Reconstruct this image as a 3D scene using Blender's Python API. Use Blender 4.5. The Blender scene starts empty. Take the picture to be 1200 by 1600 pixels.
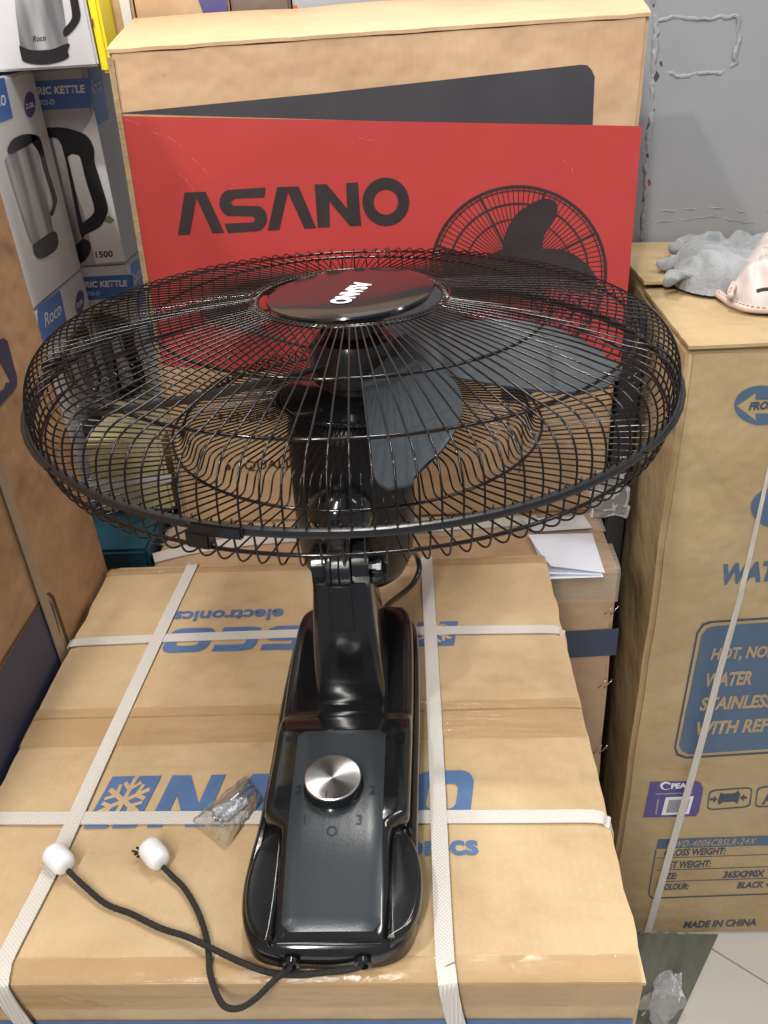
import bpy, bmesh, math, random
from mathutils import Vector, Matrix, noise
random.seed(7)
PI = math.pi
scn = bpy.context.scene
C = scn.collection

# ------------------------------------------------------------------ camera
CAM = Vector((0.1092911, -0.2834887, 0.5160030))
FPX = 1308.96                      # focal length in pixels of the 1200x1600 frame
pit, rol, yaw = 0.5578576, -0.0640692, 0.0581811
_r = Vector((math.cos(yaw), math.sin(yaw), 0)); _f = Vector((-math.sin(yaw), math.cos(yaw), 0)); _u = Vector((0, 0, 1))
FWD = math.cos(pit)*_f - math.sin(pit)*_u
UP0 = math.cos(pit)*_u + math.sin(pit)*_f
RGT = math.cos(rol)*_r + math.sin(rol)*UP0
UPV = math.cos(rol)*UP0 - math.sin(rol)*_r
cam_data = bpy.data.cameras.new('camera'); cam = bpy.data.objects.new('camera', cam_data); C.objects.link(cam)
m = Matrix((RGT, UPV, -FWD)).transposed().to_4x4(); m.translation = CAM
cam.matrix_world = m
cam_data.sensor_fit = 'VERTICAL'; cam_data.sensor_height = 24; cam_data.lens = 24*FPX/1600
cam_data.clip_start = 0.02; cam_data.clip_end = 60
scn.camera = cam

# ------------------------------------------------------------------ light and exposure
world = bpy.data.worlds.new('World'); scn.world = world; world.use_nodes = True
bg = world.node_tree.nodes['Background']; bg.inputs[0].default_value = (0.86, 0.90, 1.0, 1); bg.inputs[1].default_value = 0.30
def area(name, loc, sx, sy, power, col=(1, 0.97, 0.92), target=(0.05, 0.3, 0)):
    l = bpy.data.lights.new(name, 'AREA'); l.shape = 'RECTANGLE'; l.size = sx; l.size_y = sy; l.energy = power; l.color = col
    o = bpy.data.objects.new(name, l); C.objects.link(o); o.location = loc
    d = Vector(target) - Vector(loc)
    o.rotation_euler = d.to_track_quat('-Z', 'Y').to_euler()
    return o
area('ceiling_tube_light', (-0.30, -1.25, 1.75), 0.10, 1.2, 40)
area('ceiling_small_light', (-0.75, -0.25, 1.85), 0.07, 0.07, 15)
area('ceiling_panel_light', (0.12, 1.02, 2.0), 0.14, 0.9, 29)
area('ceiling_side_light', (-1.35, 0.30, 1.9), 0.12, 1.2, 8)
area('ceiling_side_light', (1.35, 0.10, 1.9), 0.12, 1.2, 13)
scn.view_settings.view_transform = 'Standard'; scn.view_settings.look = 'None'
scn.view_settings.exposure = 0.08; scn.view_settings.gamma = 1
scn.view_settings.use_curve_mapping = False

def P(x, y, ax, val):
    """point where the ray through a photo pixel meets the plane axis ax = val"""
    v = FWD + RGT*((x-600)/FPX) - UPV*((y-800)/FPX)
    t = (val - CAM[ax])/v[ax]
    return CAM + v*t

# ------------------------------------------------------------------ materials
def s2l(c): return tuple(((v/255)/12.92 if v/255 <= .04045 else ((v/255+.055)/1.055)**2.4) for v in c)
def mat(name, col, rough=.5, metal=0, coat=0, spec=.5, noise_amt=0, noise_scale=20, bump=0, bump_scale=200, col2=None, trans=0, alpha=1, sheen=0, stretch=(1, 1, 1)):
    mt = bpy.data.materials.new(name); mt.use_nodes = True
    nt = mt.node_tree; b = nt.nodes['Principled BSDF']
    b.inputs['Base Color'].default_value = (*col, 1); b.inputs['Roughness'].default_value = rough
    b.inputs['Metallic'].default_value = metal; b.inputs['Coat Weight'].default_value = coat
    b.inputs['Coat Roughness'].default_value = .05
    b.inputs['Specular IOR Level'].default_value = spec
    b.inputs['Transmission Weight'].default_value = trans; b.inputs['Alpha'].default_value = alpha
    b.inputs['Sheen Weight'].default_value = sheen
    if noise_amt or bump:
        tc = nt.nodes.new('ShaderNodeTexCoord'); mp = nt.nodes.new('ShaderNodeMapping'); mp.inputs['Scale'].default_value = stretch
        nt.links.new(tc.outputs['Object'], mp.inputs[0])
    if noise_amt:
        n = nt.nodes.new('ShaderNodeTexNoise'); n.inputs['Scale'].default_value = noise_scale; n.inputs['Detail'].default_value = 6; n.inputs['Roughness'].default_value = .6
        nt.links.new(mp.outputs[0], n.inputs['Vector'])
        rp = nt.nodes.new('ShaderNodeValToRGB')
        c2 = col2 if col2 else tuple(v*(1-noise_amt) for v in col)
        rp.color_ramp.elements[0].position = .3; rp.color_ramp.elements[1].position = .7
        rp.color_ramp.elements[0].color = (*c2, 1); rp.color_ramp.elements[1].color = (*col, 1)
        nt.links.new(n.outputs[0], rp.inputs[0]); nt.links.new(rp.outputs[0], b.inputs['Base Color'])
        mr = nt.nodes.new('ShaderNodeMapRange'); mr.inputs[3].default_value = max(rough-.08, .02); mr.inputs[4].default_value = min(rough+.08, 1)
        nt.links.new(n.outputs[0], mr.inputs[0]); nt.links.new(mr.outputs[0], b.inputs['Roughness'])
    if bump:
        n2 = nt.nodes.new('ShaderNodeTexNoise'); n2.inputs['Scale'].default_value = bump_scale; n2.inputs['Detail'].default_value = 5
        nt.links.new(mp.outputs[0], n2.inputs['Vector'])
        bp = nt.nodes.new('ShaderNodeBump'); bp.inputs['Strength'].default_value = bump; bp.inputs['Distance'].default_value = .002
        nt.links.new(n2.outputs[0], bp.inputs['Height']); nt.links.new(bp.outputs[0], b.inputs['Normal'])
    return mt

def cardboard(name, col, dark=.12, rough=.62, flute=(0, 0), seed=0.0, dent=1.0):
    """cardboard: broad tone blotches, fibre grain, faint flute lines and shallow dents"""
    mt = mat(name, col, rough)
    nt = mt.node_tree; b = nt.nodes['Principled BSDF']; L = nt.links.new
    tc = nt.nodes.new('ShaderNodeTexCoord')
    mp0 = nt.nodes.new('ShaderNodeMapping'); mp0.inputs['Location'].default_value = (seed, seed*.7, seed*1.3); L(tc.outputs['Object'], mp0.inputs[0])
    big = nt.nodes.new('ShaderNodeTexNoise'); big.inputs['Scale'].default_value = 7; big.inputs['Detail'].default_value = 8; big.inputs['Roughness'].default_value = .62
    L(mp0.outputs[0], big.inputs['Vector'])
    fib = nt.nodes.new('ShaderNodeTexNoise'); fib.inputs['Scale'].default_value = 420; fib.inputs['Detail'].default_value = 3
    L(mp0.outputs[0], fib.inputs['Vector'])
    mixv = nt.nodes.new('ShaderNodeMath'); mixv.operation = 'MULTIPLY_ADD'; mixv.inputs[1].default_value = .18; L(fib.outputs[0], mixv.inputs[0]); L(big.outputs[0], mixv.inputs[2])
    rp = nt.nodes.new('ShaderNodeValToRGB'); e = rp.color_ramp.elements
    e[0].position = .38; e[1].position = .74
    e[0].color = (col[0]*(1-dark*1.1), col[1]*(1-dark*1.4), col[2]*(1-dark*1.8), 1); e[1].color = (*col, 1)
    L(mixv.outputs[0], rp.inputs[0])
    # long faint handling streaks
    mps = nt.nodes.new('ShaderNodeMapping'); mps.inputs['Scale'].default_value = (1.2, 9, 5); mps.inputs['Rotation'].default_value = (.3, .2, .5); L(tc.outputs['Object'], mps.inputs[0])
    stn = nt.nodes.new('ShaderNodeTexNoise'); stn.inputs['Scale'].default_value = 9; stn.inputs['Detail'].default_value = 7; stn.inputs['Roughness'].default_value = .7; L(mps.outputs[0], stn.inputs['Vector'])
    srp = nt.nodes.new('ShaderNodeMapRange'); srp.inputs[1].default_value = .56; srp.inputs[2].default_value = .72; srp.inputs[3].default_value = 0; srp.inputs[4].default_value = .30; L(stn.outputs[0], srp.inputs[0])
    smx = nt.nodes.new('ShaderNodeMix'); smx.data_type = 'RGBA'; L(srp.outputs[0], smx.inputs['Factor']); L(rp.outputs[0], smx.inputs['A']); smx.inputs['B'].default_value = (col[0]*.72, col[1]*.66, col[2]*.58, 1)
    # sparse small scuffs
    vor = nt.nodes.new('ShaderNodeTexVoronoi'); vor.inputs['Scale'].default_value = 26; L(mp0.outputs[0], vor.inputs['Vector'])
    lt = nt.nodes.new('ShaderNodeMath'); lt.operation = 'LESS_THAN'; lt.inputs[1].default_value = .035; L(vor.outputs['Distance'], lt.inputs[0])
    sm = nt.nodes.new('ShaderNodeMath'); sm.operation = 'MULTIPLY'; sm.inputs[1].default_value = .35; L(lt.outputs[0], sm.inputs[0])
    mx = nt.nodes.new('ShaderNodeMix'); mx.data_type = 'RGBA'; L(sm.outputs[0], mx.inputs['Factor']); L(smx.outputs['Result'], mx.inputs['A'])
    mx.inputs['B'].default_value = (col[0]*.55, col[1]*.48, col[2]*.4, 1)
    L(mx.outputs['Result'], b.inputs['Base Color'])
    # relief
    d1 = nt.nodes.new('ShaderNodeTexNoise'); d1.inputs['Scale'].default_value = 11; d1.inputs['Detail'].default_value = 3; L(mp0.outputs[0], d1.inputs['Vector'])
    bp = nt.nodes.new('ShaderNodeBump'); bp.inputs['Strength'].default_value = dent; bp.inputs['Distance'].default_value = .012
    L(d1.outputs[0], bp.inputs['Height'])
    wv = nt.nodes.new('ShaderNodeTexWave'); wv.inputs['Scale'].default_value = 45; wv.inputs['Distortion'].default_value = .3
    wv.bands_direction = 'X' if flute[0] == 0 else ('Y' if flute[0] == 1 else 'Z')
    L(tc.outputs['Object'], wv.inputs['Vector'])
    bp2 = nt.nodes.new('ShaderNodeBump'); bp2.inputs['Strength'].default_value = .10; bp2.inputs['Distance'].default_value = .0008
    L(wv.outputs['Fac'], bp2.inputs['Height']); L(bp.outputs[0], bp2.inputs['Normal'])
    bp3 = nt.nodes.new('ShaderNodeBump'); bp3.inputs['Strength'].default_value = .12; bp3.inputs['Distance'].default_value = .0006
    L(fib.outputs[0], bp3.inputs['Height']); L(bp2.outputs[0], bp3.inputs['Normal'])
    L(bp3.outputs[0], b.inputs['Normal'])
    return mt

M = {}
M['card_top'] = cardboard('yellow_cardboard', (0.56, 0.41, 0.235), .20, .6, (0,))
M['card_disp'] = cardboard('tan_cardboard', (0.49, 0.365, 0.20), .15, .6, (0,), 3.1)
M['card_left'] = cardboard('brown_cardboard', (0.44, 0.275, 0.145), .14, .6, (1,), 5.2)
M['card_fan'] = cardboard('orange_cardboard', (0.60, 0.40, 0.235), .10, .6, (0,), 7.7)
M['card_mid'] = cardboard('pinkish_cardboard', (0.50, 0.335, 0.205), .14, .55, (0,), 9.3)
M['card_edge'] = mat('torn_cardboard_edge', (0.46, 0.33, 0.18), .8, noise_amt=.35, noise_scale=90, bump=.5, bump_scale=200)
M['card_dark'] = cardboard('dark_cardboard', (0.20, 0.15, 0.12), .1, .7, (0,), 11)
M['cream'] = cardboard('cream_board', (0.66, 0.60, 0.34), .06, .5, (0,), 2)
M['white_card'] = mat('white_glossy_carton', (0.72, 0.73, 0.76), .32, noise_amt=.06, noise_scale=9, bump=.15, bump_scale=18)
M['grey_card'] = mat('grey_glossy_carton', (0.48, 0.48, 0.50), .35, noise_amt=.12, noise_scale=9, bump=.15, bump_scale=18)
M['yellow'] = mat('yellow_print', (0.90, 0.80, 0.03), .4)
M['teal'] = mat('teal_board', (0.012, 0.085, 0.13), .4, noise_amt=.3, noise_scale=12)
M['violet'] = mat('violet_print', (0.095, 0.085, 0.26), .4)
M['red_ink'] = None
M['black_ink'] = mat('black_print', (0.036, 0.024, 0.026), .5, noise_amt=.2, noise_scale=40, bump=.1, bump_scale=30)
M['charcoal_ink'] = mat('charcoal_print', (0.056, 0.052, 0.060), .45, noise_amt=.15, noise_scale=20, bump=.1, bump_scale=12)
M['brown_ink'] = mat('brown_print', (0.075, 0.035, 0.02), .6)
M['blue_ink'] = mat('blue_print', (0.085, 0.165, 0.34), .55, noise_amt=.18, noise_scale=60)
M['navy_ink'] = mat('navy_print', (0.040, 0.050, 0.105), .5, noise_amt=.15, noise_scale=20, bump=.1, bump_scale=14)
M['slate_ink'] = mat('slate_blue_print', (0.085, 0.145, 0.235), .5, noise_amt=.2, noise_scale=14)
M['slate_dark'] = mat('dark_slate_print', (0.055, 0.075, 0.125), .55, noise_amt=.15, noise_scale=60)
M['tan_ink'] = mat('bare_board_lettering', (0.46, 0.34, 0.20), .6, noise_amt=.15, noise_scale=60)
M['brightblue'] = mat('bright_blue_print', (0.075, 0.19, 0.56), .3, noise_amt=.1, noise_scale=20)
M['white_ink'] = mat('white_print', (0.82, 0.84, 0.88), .4)
M['grey_ink'] = mat('grey_print', (0.30, 0.31, 0.34), .4)
M['black_card_ink'] = mat('kettle_black_print', (0.022, 0.022, 0.028), .25)
M['green_ink'] = mat('green_print', (0.25, 0.42, 0.12), .5)
M['orange'] = mat('orange_print', (0.75, 0.13, 0.02), .5)
M['plastic_purple'] = mat('purple_sticker', (0.085, 0.065, 0.26), .3)
# black plastics
M['gloss'] = mat('gloss_black_plastic', (0.0095, 0.0100, 0.0110), .13, coat=.35, noise_amt=.3, noise_scale=14, bump=.03, bump_scale=25)
M['motor'] = mat('motor_black_plastic', (0.006, 0.006, 0.0065), .33, spec=.3)
M['gloss2'] = mat('smoky_black_plastic', (0.012, 0.012, 0.013), .24, coat=.15, bump=.03, bump_scale=40)
M['satin'] = mat('satin_black_panel', (0.024, 0.030, 0.035), .27, bump=.04, bump_scale=500)
M['band'] = mat('black_rim_plastic', (0.014, 0.014, 0.015), .28)
M['wire'] = mat('black_enamel_wire', (0.007, 0.0055, 0.005), .13, coat=0, spec=.45)
M['blade'] = mat('smoke_grey_blade', (0.044, 0.053, 0.062), .50, coat=.0, spec=.22, alpha=.88)
M['cord'] = mat('black_cord', (0.022, 0.020, 0.018), .75, bump=.9, bump_scale=900)
M['bead'] = mat('white_plastic_bead', (0.84, 0.84, 0.86), .28)
M['deepblack'] = mat('recess_shade_mark_black', (0.004, 0.004, 0.004), .5)  # black for the arm's painted recess shade, also the knob pointer mark
M['emboss'] = mat('embossed_gloss_digit', (0.024, 0.030, 0.034), .14)
M['paper'] = mat('white_paper', (0.80, 0.83, 0.92), .6, bump=.15, bump_scale=30)
M['steel'] = mat('screw_steel', (0.62, 0.62, 0.64), .25, metal=1)
M['plug'] = mat('grey_plastic_plug', (0.62, 0.66, 0.72), .4)
M['tile'] = mat('floor_tile', (0.66, 0.63, 0.585), .22, noise_amt=.06, noise_scale=5)
M['grout'] = mat('floor_grout', (0.42, 0.40, 0.37), .8)
M['cloth'] = mat('grey_suede', (0.34, 0.355, 0.37), .95, noise_amt=.4, noise_scale=22, bump=.7, bump_scale=260, sheen=.4)
M['cuff'] = mat('beige_leather', (0.60, 0.47, 0.41), .6, noise_amt=.12, noise_scale=40, bump=.3, bump_scale=120)
M['stitch'] = mat('stitch_thread', (0.35, 0.20, 0.18), .8)
M['liner'] = mat('white_liner', (0.58, 0.51, 0.48), .7)
M['wall'] = mat('grey_painted_metal', (0.335, 0.345, 0.365), .42, noise_amt=.16, noise_scale=3.5, bump=.5, bump_scale=5)
M['weld'] = mat('grey_weld_bead', (0.38, 0.39, 0.41), .38, noise_amt=.25, noise_scale=60, bump=.9, bump_scale=140)
M['chip'] = mat('dark_paint_chip', (0.06, 0.045, 0.09), .6)
M['chip_red'] = mat('red_paint_chip', (0.25, 0.05, 0.07), .6)
M['film'] = mat('grey_green_plastic_film', (0.17, 0.175, 0.145), .28, noise_amt=.25, noise_scale=9, bump=.7, bump_scale=14, stretch=(3, 1, 1))
M['dark'] = mat('dark_shelf_paint', (0.09, 0.08, 0.075), .8)  # dark paint of the shelf and its legs
M['gap'] = mat('near_black_filler', (0.018, 0.018, 0.024), .35, noise_amt=.3, noise_scale=20, bump=.3, bump_scale=30)  # near-black colour of the slab added to darken the carton gap
M['ceil'] = mat('ceiling_paint', (0.5, 0.5, 0.5), .8)

# red laminated print with faint creases and speckle
M['red_ink'] = mat('red_print', (0.50, 0.050, 0.046), .46, noise_amt=.13, noise_scale=7, bump=.5, bump_scale=9)

# woven white strap
def strap_mat():
    mt = mat('woven_white_strap', (0.74, 0.70, 0.66), .34, alpha=.92); nt = mt.node_tree; b = nt.nodes['Principled BSDF']; L = nt.links.new
    tc = nt.nodes.new('ShaderNodeTexCoord'); mp = nt.nodes.new('ShaderNodeMapping'); mp.inputs['Rotation'].default_value = (0, 0, .7)
    L(tc.outputs['Object'], mp.inputs[0])
    ck = nt.nodes.new('ShaderNodeTexWave'); ck.inputs['Scale'].default_value = 170; ck.inputs['Distortion'].default_value = .6; L(mp.outputs[0], ck.inputs['Vector'])
    ck2 = nt.nodes.new('ShaderNodeTexWave'); ck2.bands_direction = 'Y'; ck2.inputs['Scale'].default_value = 170; L(mp.outputs[0], ck2.inputs['Vector'])
    mu = nt.nodes.new('ShaderNodeMath'); mu.operation = 'MULTIPLY'; L(ck.outputs['Fac'], mu.inputs[0]); L(ck2.outputs['Fac'], mu.inputs[1])
    rp = nt.nodes.new('ShaderNodeValToRGB'); rp.color_ramp.elements[0].color = (.64, .59, .53, 1); rp.color_ramp.elements[1].color = (.86, .84, .81, 1)
    L(mu.outputs[0], rp.inputs[0]); L(rp.outputs[0], b.inputs['Base Color'])
    bp = nt.nodes.new('ShaderNodeBump'); bp.inputs['Strength'].default_value = .7; bp.inputs['Distance'].default_value = .0006; L(mu.outputs[0], bp.inputs['Height']); L(bp.outputs[0], b.inputs['Normal'])
    return mt
M['strap'] = strap_mat()
M['strap_dull'] = mat('dull_clear_strap', (0.47, 0.37, 0.27), .35, alpha=.75, noise_amt=.15, noise_scale=30)

def tape_mat(name, col, alpha):
    mt = mat(name, col, .13, coat=.5, alpha=alpha); nt = mt.node_tree; b = nt.nodes['Principled BSDF']; L = nt.links.new
    tc = nt.nodes.new('ShaderNodeTexCoord'); mp = nt.nodes.new('ShaderNodeMapping'); mp.inputs['Scale'].default_value = (6, 30, 30); L(tc.outputs['Object'], mp.inputs[0])
    n = nt.nodes.new('ShaderNodeTexNoise'); n.inputs['Scale'].default_value = 3.2; n.inputs['Detail'].default_value = 6; n.inputs['Distortion'].default_value = 1.2; L(mp.outputs[0], n.inputs['Vector'])
    bp = nt.nodes.new('ShaderNodeBump'); bp.inputs['Strength'].default_value = .55; bp.inputs['Distance'].default_value = .004; L(n.outputs[0], bp.inputs['Height']); L(bp.outputs[0], b.inputs['Normal']); L(bp.outputs[0], b.inputs['Coat Normal'])
    return mt
M['tape'] = tape_mat('clear_brown_tape', (0.56, 0.37, 0.18), .42)
M['tape_pale'] = tape_mat('clear_tape', (0.62, 0.52, 0.38), .45)

def clear_mat(name, rough=.12, tint=(.95, .95, .95), a=.25, scale=40):
    mt = bpy.data.materials.new(name); mt.use_nodes = True; nt = mt.node_tree; nt.nodes.clear(); L = nt.links.new
    out = nt.nodes.new('ShaderNodeOutputMaterial'); mx = nt.nodes.new('ShaderNodeMixShader'); tr = nt.nodes.new('ShaderNodeBsdfTransparent'); pb = nt.nodes.new('ShaderNodeBsdfPrincipled')
    tr.inputs[0].default_value = (*tint, 1)
    pb.inputs['Base Color'].default_value = (.8, .8, .8, 1); pb.inputs['Roughness'].default_value = rough
    tc = nt.nodes.new('ShaderNodeTexCoord'); n = nt.nodes.new('ShaderNodeTexNoise'); n.inputs['Scale'].default_value = scale; n.inputs['Detail'].default_value = 5; n.inputs['Distortion'].default_value = 1.5
    L(tc.outputs['Object'], n.inputs['Vector'])
    bp = nt.nodes.new('ShaderNodeBump'); bp.inputs['Strength'].default_value = 1; bp.inputs['Distance'].default_value = .006; L(n.outputs[0], bp.inputs['Height']); L(bp.outputs[0], pb.inputs['Normal'])
    fr = nt.nodes.new('ShaderNodeFresnel'); L(bp.outputs[0], fr.inputs['Normal']); ad = nt.nodes.new('ShaderNodeMath'); ad.operation = 'ADD'; ad.use_clamp = True; ad.inputs[1].default_value = a; L(fr.outputs[0], ad.inputs[0])
    L(ad.outputs[0], mx.inputs[0]); L(tr.outputs[0], mx.inputs[1]); L(pb.outputs[0], mx.inputs[2]); L(mx.outputs[0], out.inputs[0])
    return mt
M['clear'] = clear_mat('clear_plastic_bag', .06, a=.05)
M['clear2'] = clear_mat('cloudy_plastic_wrap', .2, (.8, .8, .78), .22, 25)

# radially brushed aluminium
def knob_mat():
    mt = mat('brushed_aluminium', (0.80, 0.79, 0.78), .24, metal=1); nt = mt.node_tree; b = nt.nodes['Principled BSDF']; L = nt.links.new
    b.inputs['Anisotropic'].default_value = .85
    tg = nt.nodes.new('ShaderNodeTangent'); tg.direction_type = 'RADIAL'; tg.axis = 'Z'; L(tg.outputs[0], b.inputs['Tangent'])
    return mt
M['alu'] = knob_mat()
# printed kettle steel: vertical sheen as a printed picture, across the body
def steel_print(name, axis, period):
    mt = mat(name, (.4, .4, .42), .35); nt = mt.node_tree; b = nt.nodes['Principled BSDF']; L = nt.links.new
    tc = nt.nodes.new('ShaderNodeTexCoord'); mp = nt.nodes.new('ShaderNodeMapping'); mp.inputs['Scale'].default_value = (1, 1, .15)
    L(tc.outputs['Object'], mp.inputs[0])
    w = nt.nodes.new('ShaderNodeTexNoise'); w.inputs['Scale'].default_value = period; w.inputs['Detail'].default_value = 1; L(mp.outputs[0], w.inputs['Vector'])
    rp = nt.nodes.new('ShaderNodeValToRGB'); rp.color_ramp.elements[0].position = .35; rp.color_ramp.elements[1].position = .65
    rp.color_ramp.elements[0].color = (.16, .16, .175, 1); rp.color_ramp.elements[1].color = (.52, .53, .56, 1)
    L(w.outputs[0], rp.inputs[0]); L(rp.outputs[0], b.inputs['Base Color']); return mt
M['steelprint'] = steel_print('printed_steel', 0, 55)

# ------------------------------------------------------------------ object helpers
def link(name, me, material, parent=None, smooth=False):
    if material is not None: me.materials.append(material)
    if smooth:
        for p in me.polygons: p.use_smooth = True
    o = bpy.data.objects.new(name, me); C.objects.link(o)
    if parent is not None:
        o.parent = parent
        if parent.type == 'EMPTY': o.matrix_parent_inverse = Matrix.Translation(-parent.location)
    return o
def pydata(name, vs, fs, material, parent=None, smooth=False):
    me = bpy.data.meshes.new(name); me.from_pydata([tuple(v) for v in vs], [], fs); me.update()
    return link(name, me, material, parent, smooth)
def frombm(name, bm, material, parent=None, smooth=False):
    me = bpy.data.meshes.new(name); bm.normal_update(); bm.to_mesh(me); bm.free()
    return link(name, me, material, parent, smooth)
def thing(name, label, cat, loc=(0, 0, 0), group=None):
    o = bpy.data.objects.new(name, None); C.objects.link(o); o.location = loc; o.empty_display_size = .05
    o['label'] = label; o['category'] = cat
    if group: o['group'] = group
    return o
def tag(o, label, cat, group=None):
    o['label'] = label; o['category'] = cat
    if group: o['group'] = group
    return o
def structure(o): o['kind'] = 'structure'; return o

def hexa(name, cs, material, parent=None, bevel=.003, seg=2, cuts=0, jit=0, jmask=(1, 0, 1)):
    """box from eight corners: bottom 4 (ccw) then top 4"""
    bm = bmesh.new(); v = [bm.verts.new(c) for c in cs]
    for f in ((3, 2, 1, 0), (4, 5, 6, 7), (0, 1, 5, 4), (1, 2, 6, 5), (2, 3, 7, 6), (3, 0, 4, 7)): bm.faces.new([v[i] for i in f])
    if cuts: bmesh.ops.subdivide_edges(bm, edges=bm.edges[:], cuts=cuts, use_grid_fill=True)
    bm.normal_update()
    if bevel:
        es = [e for e in bm.edges if len(e.link_faces) == 2 and e.calc_face_angle(0) > .5]
        if jit:
            for vv in {x for e in es for x in e.verts}:
                n = noise.noise_vector(vv.co*23)*jit; vv.co += Vector((n.x*jmask[0], n.y*jmask[1], n.z*jmask[2]))
        bmesh.ops.bevel(bm, geom=es, offset=bevel, segments=seg, affect='EDGES', clamp_overlap=True)
    return frombm(name, bm, material, parent, True) if False else _flatsmooth(frombm(name, bm, material, parent))
def _flatsmooth(o):
    me = o.data
    for p in me.polygons: p.use_smooth = True
    try: me.set_sharp_from_angle(angle=math.radians(38))
    except Exception: pass
    return o
def box(name, x0, x1, y0, y1, z0, z1, material, parent=None, **k):
    return hexa(name, [(x0, y0, z0), (x1, y0, z0), (x1, y1, z0), (x0, y1, z0), (x0, y0, z1), (x1, y0, z1), (x1, y1, z1), (x0, y1, z1)], material, parent, **k)

def tube_into(bm, pts, r, n=6, closed=False, caps=True):
    pts = [Vector(p) for p in pts]; N = len(pts); rings = []
    prev = None
    for i, p in enumerate(pts):
        if closed: t = pts[(i+1) % N] - pts[i-1]
        else: t = pts[min(i+1, N-1)] - pts[max(i-1, 0)]
        t.normalize()
        if prev is None:
            a = Vector((0, 0, 1)) if abs(t.z) < .9 else Vector((1, 0, 0)); u = t.cross(a).normalized()
        else:
            u = (prev - t*prev.dot(t)).normalized()
        prev = u; w = t.cross(u)
        rr = r(i/(N-1)) if callable(r) else r
        rings.append([bm.verts.new(p + (u*math.cos(2*PI*k/n) + w*math.sin(2*PI*k/n))*rr) for k in range(n)])
    for i in range(N-1 if not closed else N):
        a, b = rings[i], rings[(i+1) % N]
        for k in range(n): bm.faces.new((a[k], a[(k+1) % n], b[(k+1) % n], b[k]))
    if caps and not closed: bm.faces.new(rings[0][::-1]); bm.faces.new(rings[-1])
def tube(name, pts, r, material, parent=None, n=8, closed=False):
    bm = bmesh.new(); tube_into(bm, pts, r, n, closed); return frombm(name, bm, material, parent, True)
def catmull(pts, sub=8):
    pts = [Vector(p) for p in pts]; out = []
    for i in range(len(pts)-1):
        p0, p1, p2, p3 = pts[max(i-1, 0)], pts[i], pts[i+1], pts[min(i+2, len(pts)-1)]
        for s in range(sub):
            t = s/sub; out.append(.5*((2*p1) + (p2-p0)*t + (2*p0-5*p1+4*p2-p3)*t*t + (3*p1-p0-3*p2+p3)*t**3))
    out.append(pts[-1]); return out
def lathe(name, prof, T, material, parent=None, n=48, cap=True):
    """prof: list of (r,h); T(r,ang,h)->Vector"""
    vs = []; fs = []
    for (r, h) in prof:
        for k in range(n): vs.append(T(r, 2*PI*k/n, h))
    for i in range(len(prof)-1):
        for k in range(n): fs.append((i*n+k, i*n+(k+1) % n, (i+1)*n+(k+1) % n, (i+1)*n+k))
    if cap: fs.append(tuple(range(n))[::-1]); fs.append(tuple((len(prof)-1)*n+k for k in range(n)))
    o = pydata(name, vs, fs, material, parent)
    bm = bmesh.new(); bm.from_mesh(o.data); bmesh.ops.recalc_face_normals(bm, faces=bm.faces); bm.to_mesh(o.data); bm.free()
    return _flatsmooth(o)
def ribbon(name, pts, side, width, thick, material, parent=None):
    """strap: centre line pts, side direction (vector or function of i), box cross-section"""
    pts = [Vector(p) for p in pts]; bm = bmesh.new(); rings = []
    for i, p in enumerate(pts):
        t = (pts[min(i+1, len(pts)-1)] - pts[max(i-1, 0)]).normalized()
        s = side(i) if callable(side) else Vector(side)
        s = (s - t*s.dot(t)).normalized(); nn = s.cross(t).normalized()
        w = width(i) if callable(width) else width
        rings.append([bm.verts.new(p + s*w/2*a + nn*thick/2*b) for a, b in ((-1, -1), (1, -1), (1, 1), (-1, 1))])
    for a, b in zip(rings[:-1], rings[1:]):
        for k in range(4): bm.faces.new((a[k], a[(k+1) % 4], b[(k+1) % 4], b[k]))
    bm.faces.new(rings[0][::-1]); bm.faces.new(rings[-1])
    bmesh.ops.recalc_face_normals(bm, faces=bm.faces)
    return _flatsmooth(frombm(name, bm, material, parent))

dg = None
def curve_mesh(cu):
    o = bpy.data.objects.new('tmp', cu); C.objects.link(o)
    bpy.context.view_layer.update()
    d = bpy.context.evaluated_depsgraph_get()
    me = bpy.data.meshes.new_from_object(o.evaluated_get(d))
    bpy.data.objects.remove(o); bpy.data.curves.remove(cu)
    return me
def text_mesh(s, size=1, bold=0, shear=0, wid=1.0, spacing=1.0):
    cu = bpy.data.curves.new('txt', 'FONT'); cu.body = s; cu.size = size; cu.offset = bold; cu.shear = shear; cu.space_character = spacing
    cu.resolution_u = 3; cu.fill_mode = 'FRONT'
    me = curve_mesh(cu)
    return me
def shape_mesh(loops):
    cu = bpy.data.curves.new('shp', 'CURVE'); cu.dimensions = '2D'; cu.fill_mode = 'BOTH'
    for lp in loops:
        sp = cu.splines.new('POLY'); sp.points.add(len(lp)-1); sp.use_cyclic_u = True
        for i, (x, y) in enumerate(lp): sp.points[i].co = (x, y, 0, 1)
    return curve_mesh(cu)
def fit_quad(me, quad, off=Vector((0, 0, .0005)), bounds=None):
    """map a flat mesh's bounding box onto quad corners (BL, BR, TR, TL) bilinearly"""
    xs = [v.co.x for v in me.vertices]; ys = [v.co.y for v in me.vertices]
    x0, x1, y0, y1 = bounds if bounds else (min(xs), max(xs), min(ys), max(ys))
    bl, br, tr, tl = [Vector(q) for q in quad]
    for v in me.vertices:
        a = (v.co.x-x0)/(x1-x0); b = (v.co.y-y0)/(y1-y0)
        v.co = bl*(1-a)*(1-b) + br*a*(1-b) + tr*a*b + tl*(1-a)*b + off
    me.update(); return me
OFF = {0: Vector((.00028, 0, 0)), 1: Vector((0, -.00028, 0)), 2: Vector((0, 0, .00028))}
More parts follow.
